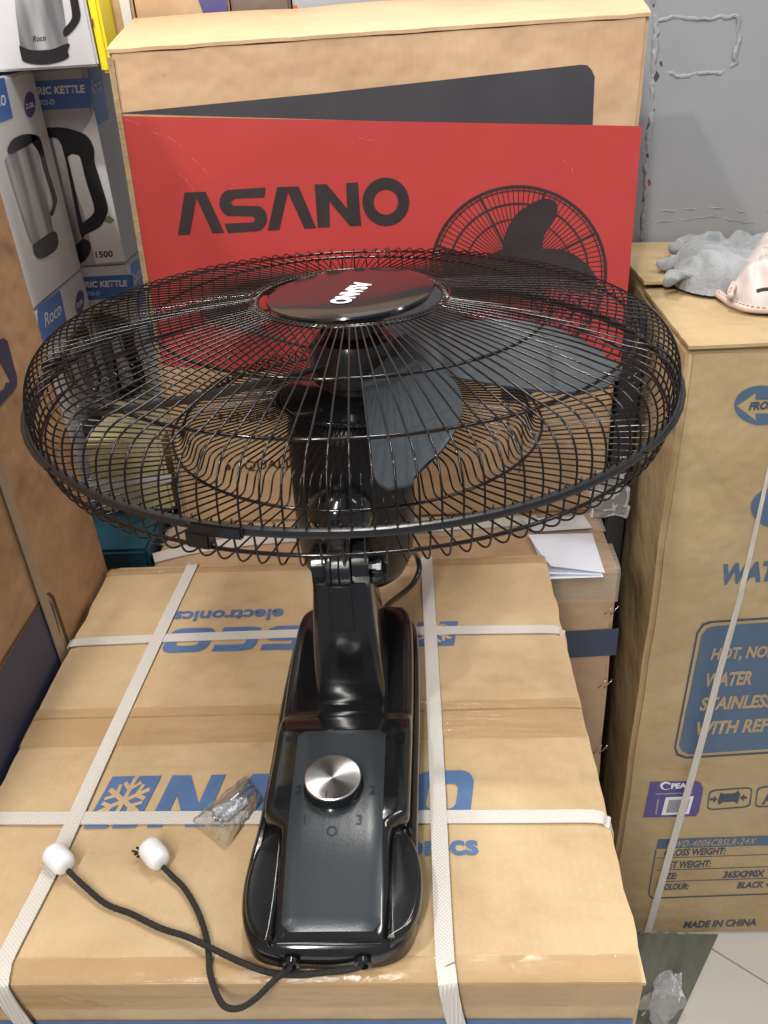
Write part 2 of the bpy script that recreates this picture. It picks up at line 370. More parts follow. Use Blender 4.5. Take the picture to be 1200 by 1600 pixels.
def print_text(name, s, quadpx, ax, val, material, parent, bold=.0, shear=0, spacing=1.0, lift=1.0, bounds=None):
    me = text_mesh(s, 1, bold, shear, spacing=spacing)
    q = [P(x, y, ax, val) for x, y in quadpx]
    fit_quad(me, q, OFF[ax]*lift)
    return link(name, me, material, parent)
def print_poly(name, loopspx, ax, val, material, parent, lift=1.0, shift=Vector((0, 0, 0))):
    """ink shape: loops are measured on the photographed face, laid on the plane ax=val"""
    iu, iv = {0: (1, 2), 1: (0, 2), 2: (0, 1)}[ax]
    loops = []
    for lp in loopspx:
        pts = [P(x, y, ax, val) for x, y in lp]; loops.append([(p[iu], p[iv]) for p in pts])
    me = shape_mesh(loops)
    for v in me.vertices:
        a, b = v.co.x, v.co.y; c = Vector((0, 0, 0)); c[iu] = a; c[iv] = b; c[ax] = val
        v.co = c + OFF[ax]*lift + shift
    me.update(); return link(name, me, material, parent)
def rrect(x0, y0, x1, y1, r, n=5):
    out = []
    for cx, cy, a0 in ((x1-r, y0+r, -PI/2), (x1-r, y1-r, 0), (x0+r, y1-r, PI/2), (x0+r, y0+r, PI)):
        for k in range(n+1):
            a = a0 + k/n*PI/2; out.append((cx + r*math.cos(a), cy + r*math.sin(a)))
    return out
def place2d(name, loops, origin, u, v, material, parent, off=(0, 0, 0)):
    me = shape_mesh(loops); o = Vector(origin); u = Vector(u); v = Vector(v)
    for vv in me.vertices: vv.co = o + u*vv.co.x + v*vv.co.y + Vector(off)
    me.update(); return link(name, me, material, parent)

# ================================================================== SETTING
FZ = -0.76
fl = box('floor', -1.6, 2.0, -1.2, 2.6, FZ-.05, FZ-.004, M['grout'], bevel=0); structure(fl)
# tiles laid at a slant, joints recessed
tl0 = P(1105, 1478, 2, FZ); tl1 = P(1200, 1537, 2, FZ)
tdir = (tl1-tl0); tdir.z = 0; tdir.normalize(); tper = Vector((-tdir.y, tdir.x, 0))
TS = .60
tile_me = None
for i in range(-3, 4):
    for j in range(-3, 4):
        c = tl0 + tdir*(TS*(i+.35)) + tper*(TS*(j+.5))
        if not (-1.3 < c.x < 1.7 and -.9 < c.y < 2.3): continue
        if tile_me is None:
            bm = bmesh.new(); bmesh.ops.create_cube(bm, size=1)
            bmesh.ops.scale(bm, verts=bm.verts, vec=(TS-.003, TS-.003, .004))
            rot = Matrix.Rotation(math.atan2(tdir.y, tdir.x), 3, 'Z'); bmesh.ops.transform(bm, matrix=rot.to_4x4(), verts=bm.verts)
            tile_me = bpy.data.meshes.new('floor_tile'); bm.to_mesh(tile_me); bm.free(); tile_me.materials.append(M['tile'])
        o = bpy.data.objects.new('floor_tile', tile_me); C.objects.link(o); o.parent = fl
        o.location = (c.x, c.y, FZ-.002)
# grey painted metal wall behind the dispenser carton
WY = .85
wx0 = .352
wl = box('wall', .30, 1.6, WY, WY+.04, FZ, 1.9, M['wall'], bevel=0); structure(wl)
# rear room wall far behind the shelves and side
rw = box('rear_wall', -1.6, 1.6, 2.3, 2.36, FZ, 1.9, M['ceil'], bevel=0); structure(rw)
# weld beads of the patch and the torn left edge
def weld(pts, r, name='weld_bead'):
    pts = catmull(pts, 14); bm = bmesh.new()
    q = [p + noise.noise_vector(p*120)*.0025 for p in pts]
    tube_into(bm, q, lambda t: r*(.55 + .35*abs(noise.noise(Vector((t*21, r*900, 2))))), 8)
    for v in bm.verts:
        v.co.y = WY + (v.co.y-WY)*.30; v.co += noise.noise_vector(v.co*55)*.0022
    return frombm(name, bm, M['weld'], wl, True)
pw = lambda x, y: P(x, y, 1, WY) + Vector((0, -.0005, 0))
weld([pw(1030, 32), pw(1060, 27), pw(1100, 28), pw(1140, 26), pw(1152, 30)], .0036)
weld([pw(1152, 30), pw(1154, 60), pw(1147, 80), pw(1148, 98), pw(1138, 110), pw(1120, 115)], .004)
weld([pw(1120, 115), pw(1090, 116), pw(1060, 117), pw(1036, 113), pw(1022, 116)], .0034)
weld([pw(1019, -20), pw(1024, 20), pw(1024, 60), pw(1022, 100), pw(1018, 160), pw(1013, 230), pw(1008, 300), pw(1003, 370), pw(1000, 400)], .005)
for k, (x, y, s, mm) in enumerate([(1021, 8, 4, 'chip'), (1027, 70, 7, 'chip'), (1033, 100, 5, 'chip'), (1025, 118, 8, 'chip'), (1014, 200, 6, 'chip'), (1010, 215, 5, 'chip_red'), (1012, 243, 4, 'chip'), (1012, 287, 7, 'chip_red'), (1005, 312, 3, 'chip'), (1022, 172, 3, 'chip')]):
    lp = [(x + s*math.cos(a)*random.uniform(.3, .8), y + s*math.sin(a)*random.uniform(.6, 1.4)) for a in [2*PI*i/7 for i in range(7)]]
    print_poly('paint_chip', [lp], 1, WY, M[mm], wl, lift=2)
# fold ridge low on the wall
for yy, amp in ((328, 5), (344, 4)):
    weld([pw(1008, yy+6), pw(1040, yy+2), pw(1080, yy-3+amp*.3), pw(1120, yy-amp), pw(1165, yy+2), pw(1215, yy-2)], .0012, 'crease')

# ================================================================== FRONT CARTON (fan lies on it)
bx = thing('carton', 'large tan carton strapped in white under the fan, blue snowflake logo on its top', 'box', (0, .225, -.30))
W2 = .234; DEP = .450
box('carton_body', -W2, W2, 0.0, DEP, -.30, -.0045, M['card_top'], bx, bevel=.004, seg=2)
def flap(y0, y1, z, seed, name='flap'):
    nx, ny = 48, 22; vs = []; fs = []
    for j in range(ny+1):
        for i in range(nx+1):
            x = -W2 + 2*W2*i/nx; y = y0 + (y1-y0)*j/ny
            ex = min(i, nx-i)/nx
            zz = z + .0008*noise.noise(Vector((x*9+seed, y*9, 3)))
            if ex == 0: x += .0022*noise.noise(Vector((seed, y*40, 1))); zz -= .0016
            if (j == 0 and y0 < .1) or (j == ny and y1 > .4): zz -= .003; 
            vs.append((x, y, zz))
    n0 = len(vs)
    for v in list(vs): vs.append((v[0], v[1], v[2]-.003))
    for j in range(ny):
        for i in range(nx):
            a = j*(nx+1)+i; fs.append((a, a+1, a+nx+2, a+nx+1)); fs.append((n0+a, n0+a+nx+1, n0+a+nx+2, n0+a+1))
    for i in range(nx):
        fs.append((i, n0+i, n0+i+1, i+1)); a = ny*(nx+1)+i; fs.append((a, a+1, n0+a+1, n0+a))
    for j in range(ny):
        a = j*(nx+1); fs.append((a, a+nx+1, n0+a+nx+1, n0+a)); b = a+nx; fs.append((b, n0+b, n0+b+nx+1, b+nx+1))
    return _flatsmooth(pydata(name, vs, fs, M['card_top'], bx))
SEAM = .2255
flap(.0, SEAM-.0008, -.0008, 1.0)
flap(SEAM+.0008, DEP, -.0002, 5.0)

def sheet(name, x0, x1, path, material, parent, nx=40, amp=.0002, edge=.0):
    """thin sheet following a list of (y,z) across x0..x1"""
    vs = []; fs = []; n = len(path)
    for j, (y, z) in enumerate(path):
        for i in range(nx+1):
            x = x0 + (x1-x0)*i/nx
            w = amp*noise.noise(Vector((x*60, y*80, z*80)))
            e = edge*noise.noise(Vector((x*25, j, 0))) if j in (0, n-1) else 0
            vs.append((x, y + e, z + w))
    for j in range(n-1):
        for i in range(nx): a = j*(nx+1)+i; fs.append((a, a+1, a+nx+2, a+nx+1))
    return pydata(name, vs, fs, material, parent, True)
sheet('seam_tape', -W2+.001, W2-.001, [(.1935, .0006), (.205, .0008), (.2165, .0009), (SEAM, .0012), (.2355, .0010)], M['tape'], bx, 80, .0005, .0006)
pth = [(.0150, .0004), (.010, .0004), (.004, -.0008), (0.0005, -.0030), (-.0012, -.006), (-.0014, -.014), (-.0012, -.024), (-.0012, -.0315)]
sheet('front_edge_tape', -W2+.003, W2-.003, pth, M['tape'], bx, 90, .0008, .0006)
sheet('rear_edge_tape', -W2, W2, [(.432, .0004), (.442, .0), (.4505, -.004), (.4515, -.03)], M['tape'], bx, 60, .0006, .0006)
# blue printed band on the front face
place2d('blue_band', [[(-W2+.004, -.29), (W2-.004, -.29), (W2-.004, -.0455), (-W2+.004, -.0455)]], (0, -.0008, 0), (1, 0, 0), (0, 0, 1), M['blue_ink'], bx)

# ---- logo lettering: drawn in letter units (height 1), laid on the top
def sq_ring(x0, x1, t=.26, r=.26, open_right=False):
    o = rrect(x0, 0, x1, 1, r, 5); i = rrect(x0+t, t, x1-t, 1-t, r*.45, 4)
    if open_right: # C: cut the right side
        return [[(x1, 0), (x1, t), (x0+t+.05, t), (x0+t, t+.07), (x0+t, 1-t-.07), (x0+t+.05, 1-t), (x1, 1-t), (x1, 1), (x0+r, 1), (x0+.06, .94), (x0, 1-r), (x0, r), (x0+.06, .06), (x0+r, 0)]]
    return [o, i]
def logo_loops():
    L = []
    # N
    L.append([(0, 0), (.26, 0), (.26, .60), (.66, 0), (.98, 0), (.98, 1), (.72, 1), (.72, .42), (.34, 1), (0, 1)])
    # A
    L.append([(1.12, 0), (1.38, 0), (1.64, .68), (1.90, 0), (2.16, 0), (1.80, 1), (1.48, 1)])
    # S
    L.append([(2.28, 0), (3.05, 0), (3.22, .12), (3.22, .5), (3.05, .62), (2.56, .62), (2.56, .76), (3.20, .76), (3.20, 1), (2.42, 1), (2.28, .88), (2.28, .50), (2.42, .39), (2.94, .39), (2.94, .25), (2.28, .25)])
    L += sq_ring(3.36, 4.3, open_right=True)
    L += sq_ring(4.44, 5.48)
    return L
def icon_loops():
    return [[(0, 0), (.455, 0), (.455, 1), (0, 1)], [(.545, 0), (1, 0), (1, 1), (.545, 1)]]
def flake_loops():
    out = []
    def bar(x0, y0, x1, y1, w):
        d = Vector((x1-x0, y1-y0)); d.normalize(); n_ = Vector((-d.y, d.x))*w/2
        out.append([(x0+n_.x, y0+n_.y), (x1+n_.x, y1+n_.y), (x1-n_.x, y1-n_.y), (x0-n_.x, y0-n_.y)])
    for k in range(6):
        a = PI/6 + k*PI/3
        if k in (1, 4): a = PI/2 if k == 1 else -PI/2
        R_ = .46
        c_, s_ = math.cos(a), math.sin(a)
        bar(.5, .5, .5+R_*c_, .5+R_*s_, .085)
        for sg in (-1, 1):
            b = a+sg*.85
            bar(.5+.22*c_, .5+.22*s_, .5+.22*c_+.22*math.cos(b), .5+.22*s_+.22*math.sin(b), .07)
    return out
def lay_logo(x0, x1, y0, y1, flip, parent):
    """icon + five letters between x0..x1 on the carton top; flip turns it to read from behind"""
    H = abs(y1-y0); sh = .16
    wtot = (x1-x0)
    ic_w = wtot*.135; lx = wtot*.165; lw = wtot-lx
    def mapper(me, ox, sc):
        for v in me.vertices:
            px, py = v.co.x*sc, v.co.y*H
            px = ox + px + sh*py
            if flip: v.co = Vector((x1 - px, y1 - py, .0006))
            else: v.co = Vector((x0 + px, y0 + py, .0003))
        me.update(); return me
    link('logo_icon', mapper(shape_mesh(icon_loops()), 0, ic_w), M['blue_ink'], parent)
    kz = 0
    for q_ in flake_loops():
        o = link('logo_snowflake', mapper(shape_mesh([q_]), 0, ic_w), M['card_top'], parent)
        kz += 1
        for v in o.data.vertices: v.co.z += .0002 + .00004*kz
    link('logo_lettering', mapper(shape_mesh(logo_loops()), lx, lw/5.6), M['blue_ink'], parent)
    me = text_mesh('electronics', 1, .03, 0)
    xs = [v.co.x for v in me.vertices]; w = max(xs)-min(xs); ys = [v.co.y for v in me.vertices]; hh = max(ys)
    tw = .110; th = .0165; ends = wtot*1.0
    for v in me.vertices:
        px = ends - tw + (v.co.x-min(xs))/w*tw; py = -.026 + v.co.y/hh*th
        if flip: v.co = Vector((x1 - px, y1 - py, .0006))
        else: v.co = Vector((x0 + px, y0 + py, .0003))
    me.update(); link('logo_caption', me, M['blue_ink'], parent)
lay_logo(-.152, .1385, .113, .161, False, bx)
lay_logo(-.1435, .1370, .306, .3405, True, bx)

# ---- straps
ST = .0118
def topz(y): return .0016
def strap_y(xs, name='strap'):
    pts = []
    for x, y in xs: pts.append((x, y, .0021))
    f = Vector(pts[0]); l = Vector(pts[-1])
    pre = [(f.x, DEP+.0035, -.10), (f.x, DEP+.0035, -.02), (f.x, DEP+.002, -.004), (f.x, DEP-.004, .0008)]
    post = [(l.x+.0005, .006, .0016), (l.x+.001, .0005, -.0004), (l.x+.0015, -.0030, -.005), (l.x+.004, -.0038, -.03), (l.x+.008, -.0040, -.06), (l.x+.02, -.0040, -.16), (l.x+.035, -.004, -.28)]
    return ribbon(name, catmull(pre+pts+post, 5), (1, 0, 0), ST, .0009, M['strap'], bx)
strap_y([(-.1435, .43), (-.1515, .30), (-.1580, .18), (-.1625, .085), (-.1690, .018)])
strap_y([(.1090, .43), (.1105, .30), (.1115, .16), (.1118, .055), (.1122, .012)])
def strap_x(y0, y1, z=.0012, sag=0):
    pts = [(-W2-.0028, y0, -.20), (-W2-.0028, y0, -.02), (-W2-.002, y0, -.004), (-W2+.006, y0, z-.0004)]
    for k in range(1, 9):
        t = k/9; pts.append((-W2 + 2*W2*t, y0+(y1-y0)*t + sag*math.sin(t*PI), z))
    pts += [(W2-.010, y1, z), (W2-.002, y1-.002, -.0018), (W2+.0022, y1-.004, -.008), (W2+.0028, y1-.004, -.05), (W2+.0028, y1-.004, -.2)]
    return ribbon('strap', catmull(pts, 4), (0, 1, 0), ST*.95, .0008, M['strap'], bx)
strap_x(.1225, .1160); strap_x(.3235, .3240, sag=.004)
# lower carton that carries it
lc = thing('carton', 'plain tan carton at the bottom, under the strapped carton with the fan', 'box', (0, .225, FZ))
box('carton_body', -W2+.004, W2-.006, .004, DEP-.004, FZ, -.3005, M['card_top'], lc, bevel=.004)

# ================================================================== WALL FAN
fan = thing('wall_fan', 'black wall fan lying on its wall plate with round wire cage facing up', 'fan', (.041, .165, .0015))
Z0 = .0016
# outlines (half widths) along y of the base
def base_outline(tier):
    if tier == 0:
        L = [(-.0030, .322), (-.0120, .300), (-.0150, .2264), (-.0150, .1581), (-.0158, .100), (-.0180, .072), (-.0190, .048), (-.0160, .028), (-.0080, .0135), (.0060, .0078), (.0245, .0062)]
        R = [(.0620, .0062), (.0770, .0082), (.0880, .0145), (.0945, .028), (.0972, .048), (.0968, .085), (.0985, .1555), (.1000, .2229), (.0990, .300), (.0910, .322)]
        Bk = [(.078, .330), (.012, .330)]
    else:
        L = [(.0010, .314), (-.0075, .296), (-.0100, .2264), (-.0095, .1581), (-.0100, .105), (-.0085, .0935), (-.0030, .0885), (.0030, .085), (.0046, .076), (.0048, .050), (.0048, .036), (.0052, .016), (.0080, .0115)]
        R = [(.0745, .0115), (.0775, .016), (.0785, .036), (.0787, .050), (.0788, .076), (.0805, .085), (.0860, .0885), (.0908, .0935), (.0920, .105), (.0935, .1555), (.0950, .2229), (.0940, .296), (.0870, .314)]
        Bk = [(.078, .322), (.012, .322)]
    return L + R + Bk
def resample(lp, per=5):
    n = len(lp); out = []
    pts = [Vector((x, y, 0)) for x, y in lp]
    for i in range(n):
        p0, p1, p2, p3 = pts[i-1], pts[i], pts[(i+1) % n], pts[(i+2) % n]
        for s in range(per):
            t = s/per; q = .5*((2*p1) + (p2-p0)*t + (2*p0-5*p1+4*p2-p3)*t*t + (3*p1-p0-3*p2+p3)*t**3); out.append((q.x, q.y))
    return out
def inset(lp, d):
    n = len(lp); out = []
    for i in range(n):
        a = Vector(lp[i-1]); b = Vector(lp[i]); c = Vector(lp[(i+1) % n])
        t = (c-a).normalized(); nn = Vector((-t.y, t.x)); out.append((b.x + nn.x*d, b.y + nn.y*d))
    return out
def stack_outline(name, lp, levels, material, parent, topfn=None):
    """loft: levels = [(inset, z or function(x,y))]; closes top with an n-gon fan to a mid line"""
    bm = bmesh.new(); rings = []
    for d, z in levels:
        q = inset(lp, d); rings.append([bm.verts.new((x, y, z(x, y) if callable(z) else z)) for x, y in q])
    n = len(lp)
    for a, b in zip(rings[:-1], rings[1:]):
        for k in range(n): bm.faces.new((a[k], a[(k+1) % n], b[(k+1) % n], b[k]))
    bm.faces.new(rings[0][::-1])
    top = bm.faces.new(rings[-1]); bmesh.ops.triangulate(bm, faces=[top])
    bmesh.ops.recalc_face_normals(bm, faces=bm.faces)
    return _flatsmooth(frombm(name, bm, material, parent))
lp0 = resample(base_outline(0)); lp1 = resample(base_outline(1))
def h0(x, y):
    if y > .09: return .024
    t = (.09-y)/.09; return .024 - .006*t*t
stack_outline('base_tray', lp0, [(.0, Z0), (0, Z0+.010), (.0004, lambda x, y: h0(x, y)-.004), (.0016, lambda x, y: h0(x, y)-.0014), (.004, lambda x, y: h0(x, y)), (.0062, lambda x, y: h0(x, y)-.0004), (.0068, lambda x, y: h0(x, y)-.002)], M['gloss'], fan)
# upper shell: side profile along y
def htop(y):
    # rear flat high, shoulder in front of the arm foot, control plateau, then curves down to the front lip
    pts = [(.0, .0192), (.012, .0222), (.060, .0352), (.066, .0367), (.072, .0380), (.078, .0391), (.084, .0400), (.090, .0407), (.096, .0412), (.104, .0417), (.115, .0420), (.150, .0420), (.166, .0428), (.176, .0408), (.190, .0352), (.205, .0350), (.33, .0430)]
    for (a, ha), (b, hb) in zip(pts[:-1], pts[1:]):
        if y <= b: t = max(0, min(1, (y-a)/(b-a))); t = t*t*(3-2*t) if .15 < y else t; return ha + (hb-ha)*t
    return pts[-1][1]
# upper shell as a grid: y stations, cross-section rounded at the sides
def shell():
    ys = sorted(set([.0118, .0122, .013, .0145, .017] + [.02+.004*k for k in range(76)]))
    Lp = [p for p in lp1]
    def xr(y):
        xs = []
        n = len(Lp)
        for i in range(n):
            a, b = Lp[i], Lp[(i+1) % n]
            if (a[1]-y)*(b[1]-y) <= 0 and a[1] != b[1]:
                xs.append(a[0] + (b[0]-a[0])*(y-a[1])/(b[1]-a[1]))
        return (min(xs), max(xs)) if len(xs) > 1 else (.04, .041)
    bm = bmesh.new(); rows = []
    for y in ys:
        if y > .3215: continue
        x0, x1 = xr(y); zt = htop(y); 
        dy = y-.0116; ro = .0045
        if dy < .004: zt = min(zt, .018 + .006*math.sqrt(max(0, 1-((.004-dy)/.004)**2)))
        if y > .312: zt -= (y-.312)*.8
        base = .0175
        sec = [(x0, base), (x0, zt-.009), (x0+.0006, zt-.005), (x0+.0022, zt-.0018), (x0+.005, zt-.0004), (x0+.009, zt)]
        mid = [(x0+.009 + (x1-x0-.018)*k/10, zt + .0006*math.sin(PI*k/10)) for k in range(1, 10)]
        sec2 = [(x1-.009, zt), (x1-.005, zt-.0004), (x1-.0022, zt-.0018), (x1-.0006, zt-.005), (x1, zt-.009), (x1, base)]
        rows.append([bm.verts.new((x, y, max(z, base))) for x, z in sec+mid+sec2])
    for a, b in zip(rows[:-1], rows[1:]):
        for k in range(len(a)-1): bm.faces.new((a[k], a[k+1], b[k+1], b[k]))
    bm.faces.new(rows[0][::-1]); bm.faces.new(rows[-1])
    bmesh.ops.recalc_face_normals(bm, faces=bm.faces)
    o = _flatsmooth(frombm('base_shell', bm, M['gloss'], fan)); return o
shell()
# rounded side lobes at the front
def lobe(sx):
    D = [(.0040, .0895), (-.0045, .0865), (-.0112, .0770), (-.0150, .0620), (-.0158, .0460), (-.0135, .0300), (-.0075, .0180), (.0005, .0125), (.0055, .0120), (.0065, .050)]
    if sx > 0: D = [(.0835-x, y) for x, y in D][::-1]
    D = resample(D[::-1] if sx > 0 else D, 4)
    if sx > 0: D = D[::-1][::-1]
    area2 = sum(D[i-1][0]*D[i][1]-D[i][0]*D[i-1][1] for i in range(len(D)))
    if area2 < 0: D = D[::-1]
    zt = lambda e: (lambda x, y: .0248 + .0035*min(1, max(0, y-.01)/.06) - e)
    stack_outline('side_lobe', D, [(0, .018), (0, zt(.0045)), (.0005, zt(.0022)), (.0016, zt(.0006)), (.0030, zt(0)), (.0036, zt(.0001))], M['gloss'], fan)
lobe(-1); lobe(1)
# satin control panel following the shell, slightly proud
def panel():
    n = 34; y0, y1 = .0165, .1635; bm = bmesh.new(); rows = []
    for j in range(n+1):
        y = y0 + (y1-y0)*j/n
        t = j/n; xa = .0118 - .0028*t; xb = .0722 - .0000*t + .0006*t
        xa, xb = .0112+(.0078-.0112)*t, .0732+(.0742-.0732)*t
        cr = 0
        for yy, s in ((y0, 1), (y1, -1)):
            d = (y-yy)*s
            if d < .005: cr = .005 - math.sqrt(max(0, .005**2-(.005-d)**2))
        zt = htop(y)
        rows.append([bm.verts.new((xa+cr + (xb-xa-2*cr)*k/12, y, zt + .0018 + .0003*math.sin(PI*k/12) - (.0012 if k in (0, 12) or j in (0, n) else 0))) for k in range(13)])
    for a, b in zip(rows[:-1], rows[1:]):
        for k in range(12): bm.faces.new((a[k], a[k+1], b[k+1], b[k]))
    r = bmesh.ops.extrude_face_region(bm, geom=bm.faces[:])
    for v in [g for g in r['geom'] if isinstance(g, bmesh.types.BMVert)]: v.co.z -= .004
    bmesh.ops.recalc_face_normals(bm, faces=bm.faces)
    return _flatsmooth(frombm('control_panel', bm, M['satin'], fan))
pn = panel()
def flatT(cx, cy): return lambda r, a, h: Vector((cx + r*math.cos(a), cy + r*math.sin(a), h))
KX, KY = .0388, .1105; KZ = .0440
lathe('knob_seat', [(.0, KZ-.001), (.0212, KZ-.001), (.0214, KZ+.0002), (.0208, KZ+.0007), (.0200, KZ+.0006), (0, KZ+.0006)], flatT(KX, KY+.001), M['gloss'], pn, cap=False)
kn = lathe('speed_knob', [(.0195, KZ+.0006), (.0195, KZ+.0095), (.0192, KZ+.0100)], flatT(KX, KY), M['gloss'], fan)
kc = lathe('knob_face', [(0.0001, 0.0102), (.006, .0103), (.012, .0105), (.0180, .0107), (.0191, .0107), (.0197, .0102), (.0199, .0092)], lambda r, a, h: Vector((r*math.cos(a), r*math.sin(a), h)), M['alu'], kn, n=64, cap=True)
kc.location = (KX, KY, KZ)
place2d('pointer_mark', [[(-.0004, 0), (.0004, 0), (.0004, .0055), (-.0004, .0055)]], (KX-.003, KY-.0178, KZ+.01085), (1, 0, 0), (0, 1, 0), M['deepblack'], kc).matrix_parent_inverse = Matrix.Translation((-KX, -KY, -KZ))
for s, x, y in (('O', 518, 1293), ('1', 476, 1277), ('2', 467, 1232), ('3', 490, 1201), ('1', 566, 1199), ('2', 582, 1233), ('3', 561, 1277)):
    c = P(x, y, 2, .0445); me = text_mesh(s, .0098, .0002)
    xs = [v.co.x for v in me.vertices]; mx_ = (min(xs)+max(xs))/2; h2 = max(v.co.y for v in me.vertices)/2
    for v in me.vertices: v.co = Vector((c.x + v.co.x-mx_, c.y + v.co.y-h2, htop(c.y + v.co.y-h2)+.00235))
    me.update(); link('speed_numeral', me, M['emboss'], fan)

# ---- arm: tapered hollow neck rising from the base
def arm():
    # stations z: x0,x1,yfront,yback
    S = [(.0325, .0165, .0745, .1975, .292), (.042, .0175, .0735, .2005, .288), (.06, .0178, .0715, .2055, .284), (.085, .0185, .0695, .2105, .280), (.110, .0200, .0675, .2150, .277), (.125, .0212, .0668, .2180, .274), (.138, .0222, .0660, .2205, .272)]
    bm = bmesh.new(); rows = []
    for z, x0, x1, y0, y1 in S:
        r = .006; n = 4; ring = []
        for cx, cy, a0 in ((x1-r, y0+r, -PI/2), (x1-r, y1-r, 0), (x0+r, y1-r, PI/2), (x0+r, y0+r, PI)):
            for k in range(n+1):
                a = a0 + k/n*PI/2; ring.append(bm.verts.new((cx+r*math.cos(a), cy+r*math.sin(a), z)))
        rows.append(ring)
    for a, b in zip(rows[:-1], rows[1:]):
        for k in range(len(a)): bm.faces.new((a[k], a[(k+1) % len(a)], b[(k+1) % len(a)], b[k]))
    bm.faces.new(rows[0][::-1]); bm.faces.new(rows[-1])
    bmesh.ops.recalc_face_normals(bm, faces=bm.faces)
    return _flatsmooth(frombm('arm', bm, M['gloss'], fan))
ar = arm()
# black block on the arm front, its colour stands in for a recess's shade
def armface(z): return .1975 + (z-.0335)*.214
zs0, zs1 = .100, .137
hexa('slot_shade', [(.0335, armface(zs0)-.0006, zs0), (.0525, armface(zs0)-.0006, zs0), (.0525, armface(zs0)+.01, zs0), (.0335, armface(zs0)+.01, zs0),
              (.0345, armface(zs1)-.0008, zs1), (.0515, armface(zs1)-.0008, zs1), (.0515, armface(zs1)+.01, zs1), (.0345, armface(zs1)+.01, zs1)], M['deepblack'], ar, bevel=.0008, seg=1)
# ears and tilt joint
for x0, x1 in ((.0225, .0325), (.0530, .0655)):
    bm = bmesh.new(); n = 20; prof = [(.232, .132), (.262, .132)]
    prof = [(.2200, .122), (.2215, .138)] + [(.238 + .0170*math.cos(a), .144 + .0170*math.sin(a)) for a in [PI*(1-k/n) for k in range(n+1)]] + [(.258, .122)]
    A_ = [bm.verts.new((x0, y, z)) for y, z in prof]; B_ = [bm.verts.new((x1, y, z)) for y, z in prof]
    bm.faces.new(A_); bm.faces.new(B_[::-1])
    for k in range(len(prof)): bm.faces.new((A_[k], A_[(k+1) % len(prof)], B_[(k+1) % len(prof)], B_[k]))
    bmesh.ops.recalc_face_normals(bm, faces=bm.faces)
    bmesh.ops.bevel(bm, geom=[e for e in bm.edges if e.calc_face_angle(0) > 1.2], offset=.0012, segments=2, affect='EDGES')
    _flatsmooth(frombm('joint_ear', bm, M['gloss'], fan))
XT = lambda r, a, h: Vector((h, .236 + r*math.cos(a), .143 + r*math.sin(a)))
lathe('tilt_joint', [(.015, .0328), (.0168, .0336), (.0172, .0365), (.0164, .0372), (.0172, .0380), (.0172, .0425), (.0164, .0432), (.0172, .0440), (.0172, .0510), (.0160, .0520)], XT, M['gloss2'], fan, n=40)
lathe('joint_bolt', [(.0035, .064), (.0035, .0705), (.0052, .0707), (.0052, .0740), (.003, .0745)], XT, M['steel'], fan, n=6)
box('joint_neck', .0335, .0520, .232, .300, .150, .180, M['gloss2'], fan, bevel=.005, seg=3)
box('swing_lever', .064, .0785, .230, .258, .128, .140, M['gloss2'], fan, bevel=.003, seg=2)

# ---- head: axis frame
HC = Vector((.0575, .333, .265)); HN = Vector((.019, .023, 1)).normalized()
HU = Vector((0, 1, 0)).cross(HN).normalized(); HW = HN.cross(HU)
def H(r, a, h): return HC + HN*h + (HU*math.cos(a) + HW*math.sin(a))*r
HM = lambda r, a, h: H(r, a, h) + Vector((-.0055, -.010, 0))
mo = lathe('motor_housing', [(.018, -.187), (.032, -.185), (.042, -.178), (.0475, -.166), (.0500, -.148), (.0510, -.090), (.0505, -.046), (.0490, -.034), (.043, -.0275), (.030, -.0262), (.018, -.026)], HM, M['motor'], fan, n=56)
CVc = Vector((.0435, .268, .172))
lathe('motor_cover', [(.004, .0245), (.010, .0235), (.016, .0205), (.021, .0155), (.0245, .0085), (.026, .000), (.026, -.016)], lambda r, a, h: CVc + Vector((0, -.85, .53))*h + Vector((1, 0, 0))*(r*math.cos(a)) + Vector((0, .53, .85))*(r*math.sin(a)), M['gloss'], mo, n=40)
for k in range(14):
    a = PI*1.12 + k*PI*.76/13
    bm = bmesh.new(); tube_into(bm, [HM(.0496, a, -.079), HM(.0496, a, -.117)], .0009, 5); frombm('vent_rib', bm, M['gloss'], mo, True)
lathe('guard_plate', [(.020, -.0255), (.058, -.0250), (.0605, -.0235), (.0605, -.0210), (.056, -.0195), (.040, -.0185), (.030, -.0165), (.016, -.0155), (.006, -.0150)], H, M['gloss'], fan, n=48)
lathe('guard_nut', [(.022, -.0165), (.023, -.0155), (.022, -.0115), (.019, -.0108), (.010, -.0105)], H, M['gloss2'], fan, n=10)
lathe('motor_shaft', [(.004, -.03), (.004, .03)], H, M['steel'], fan, n=12)

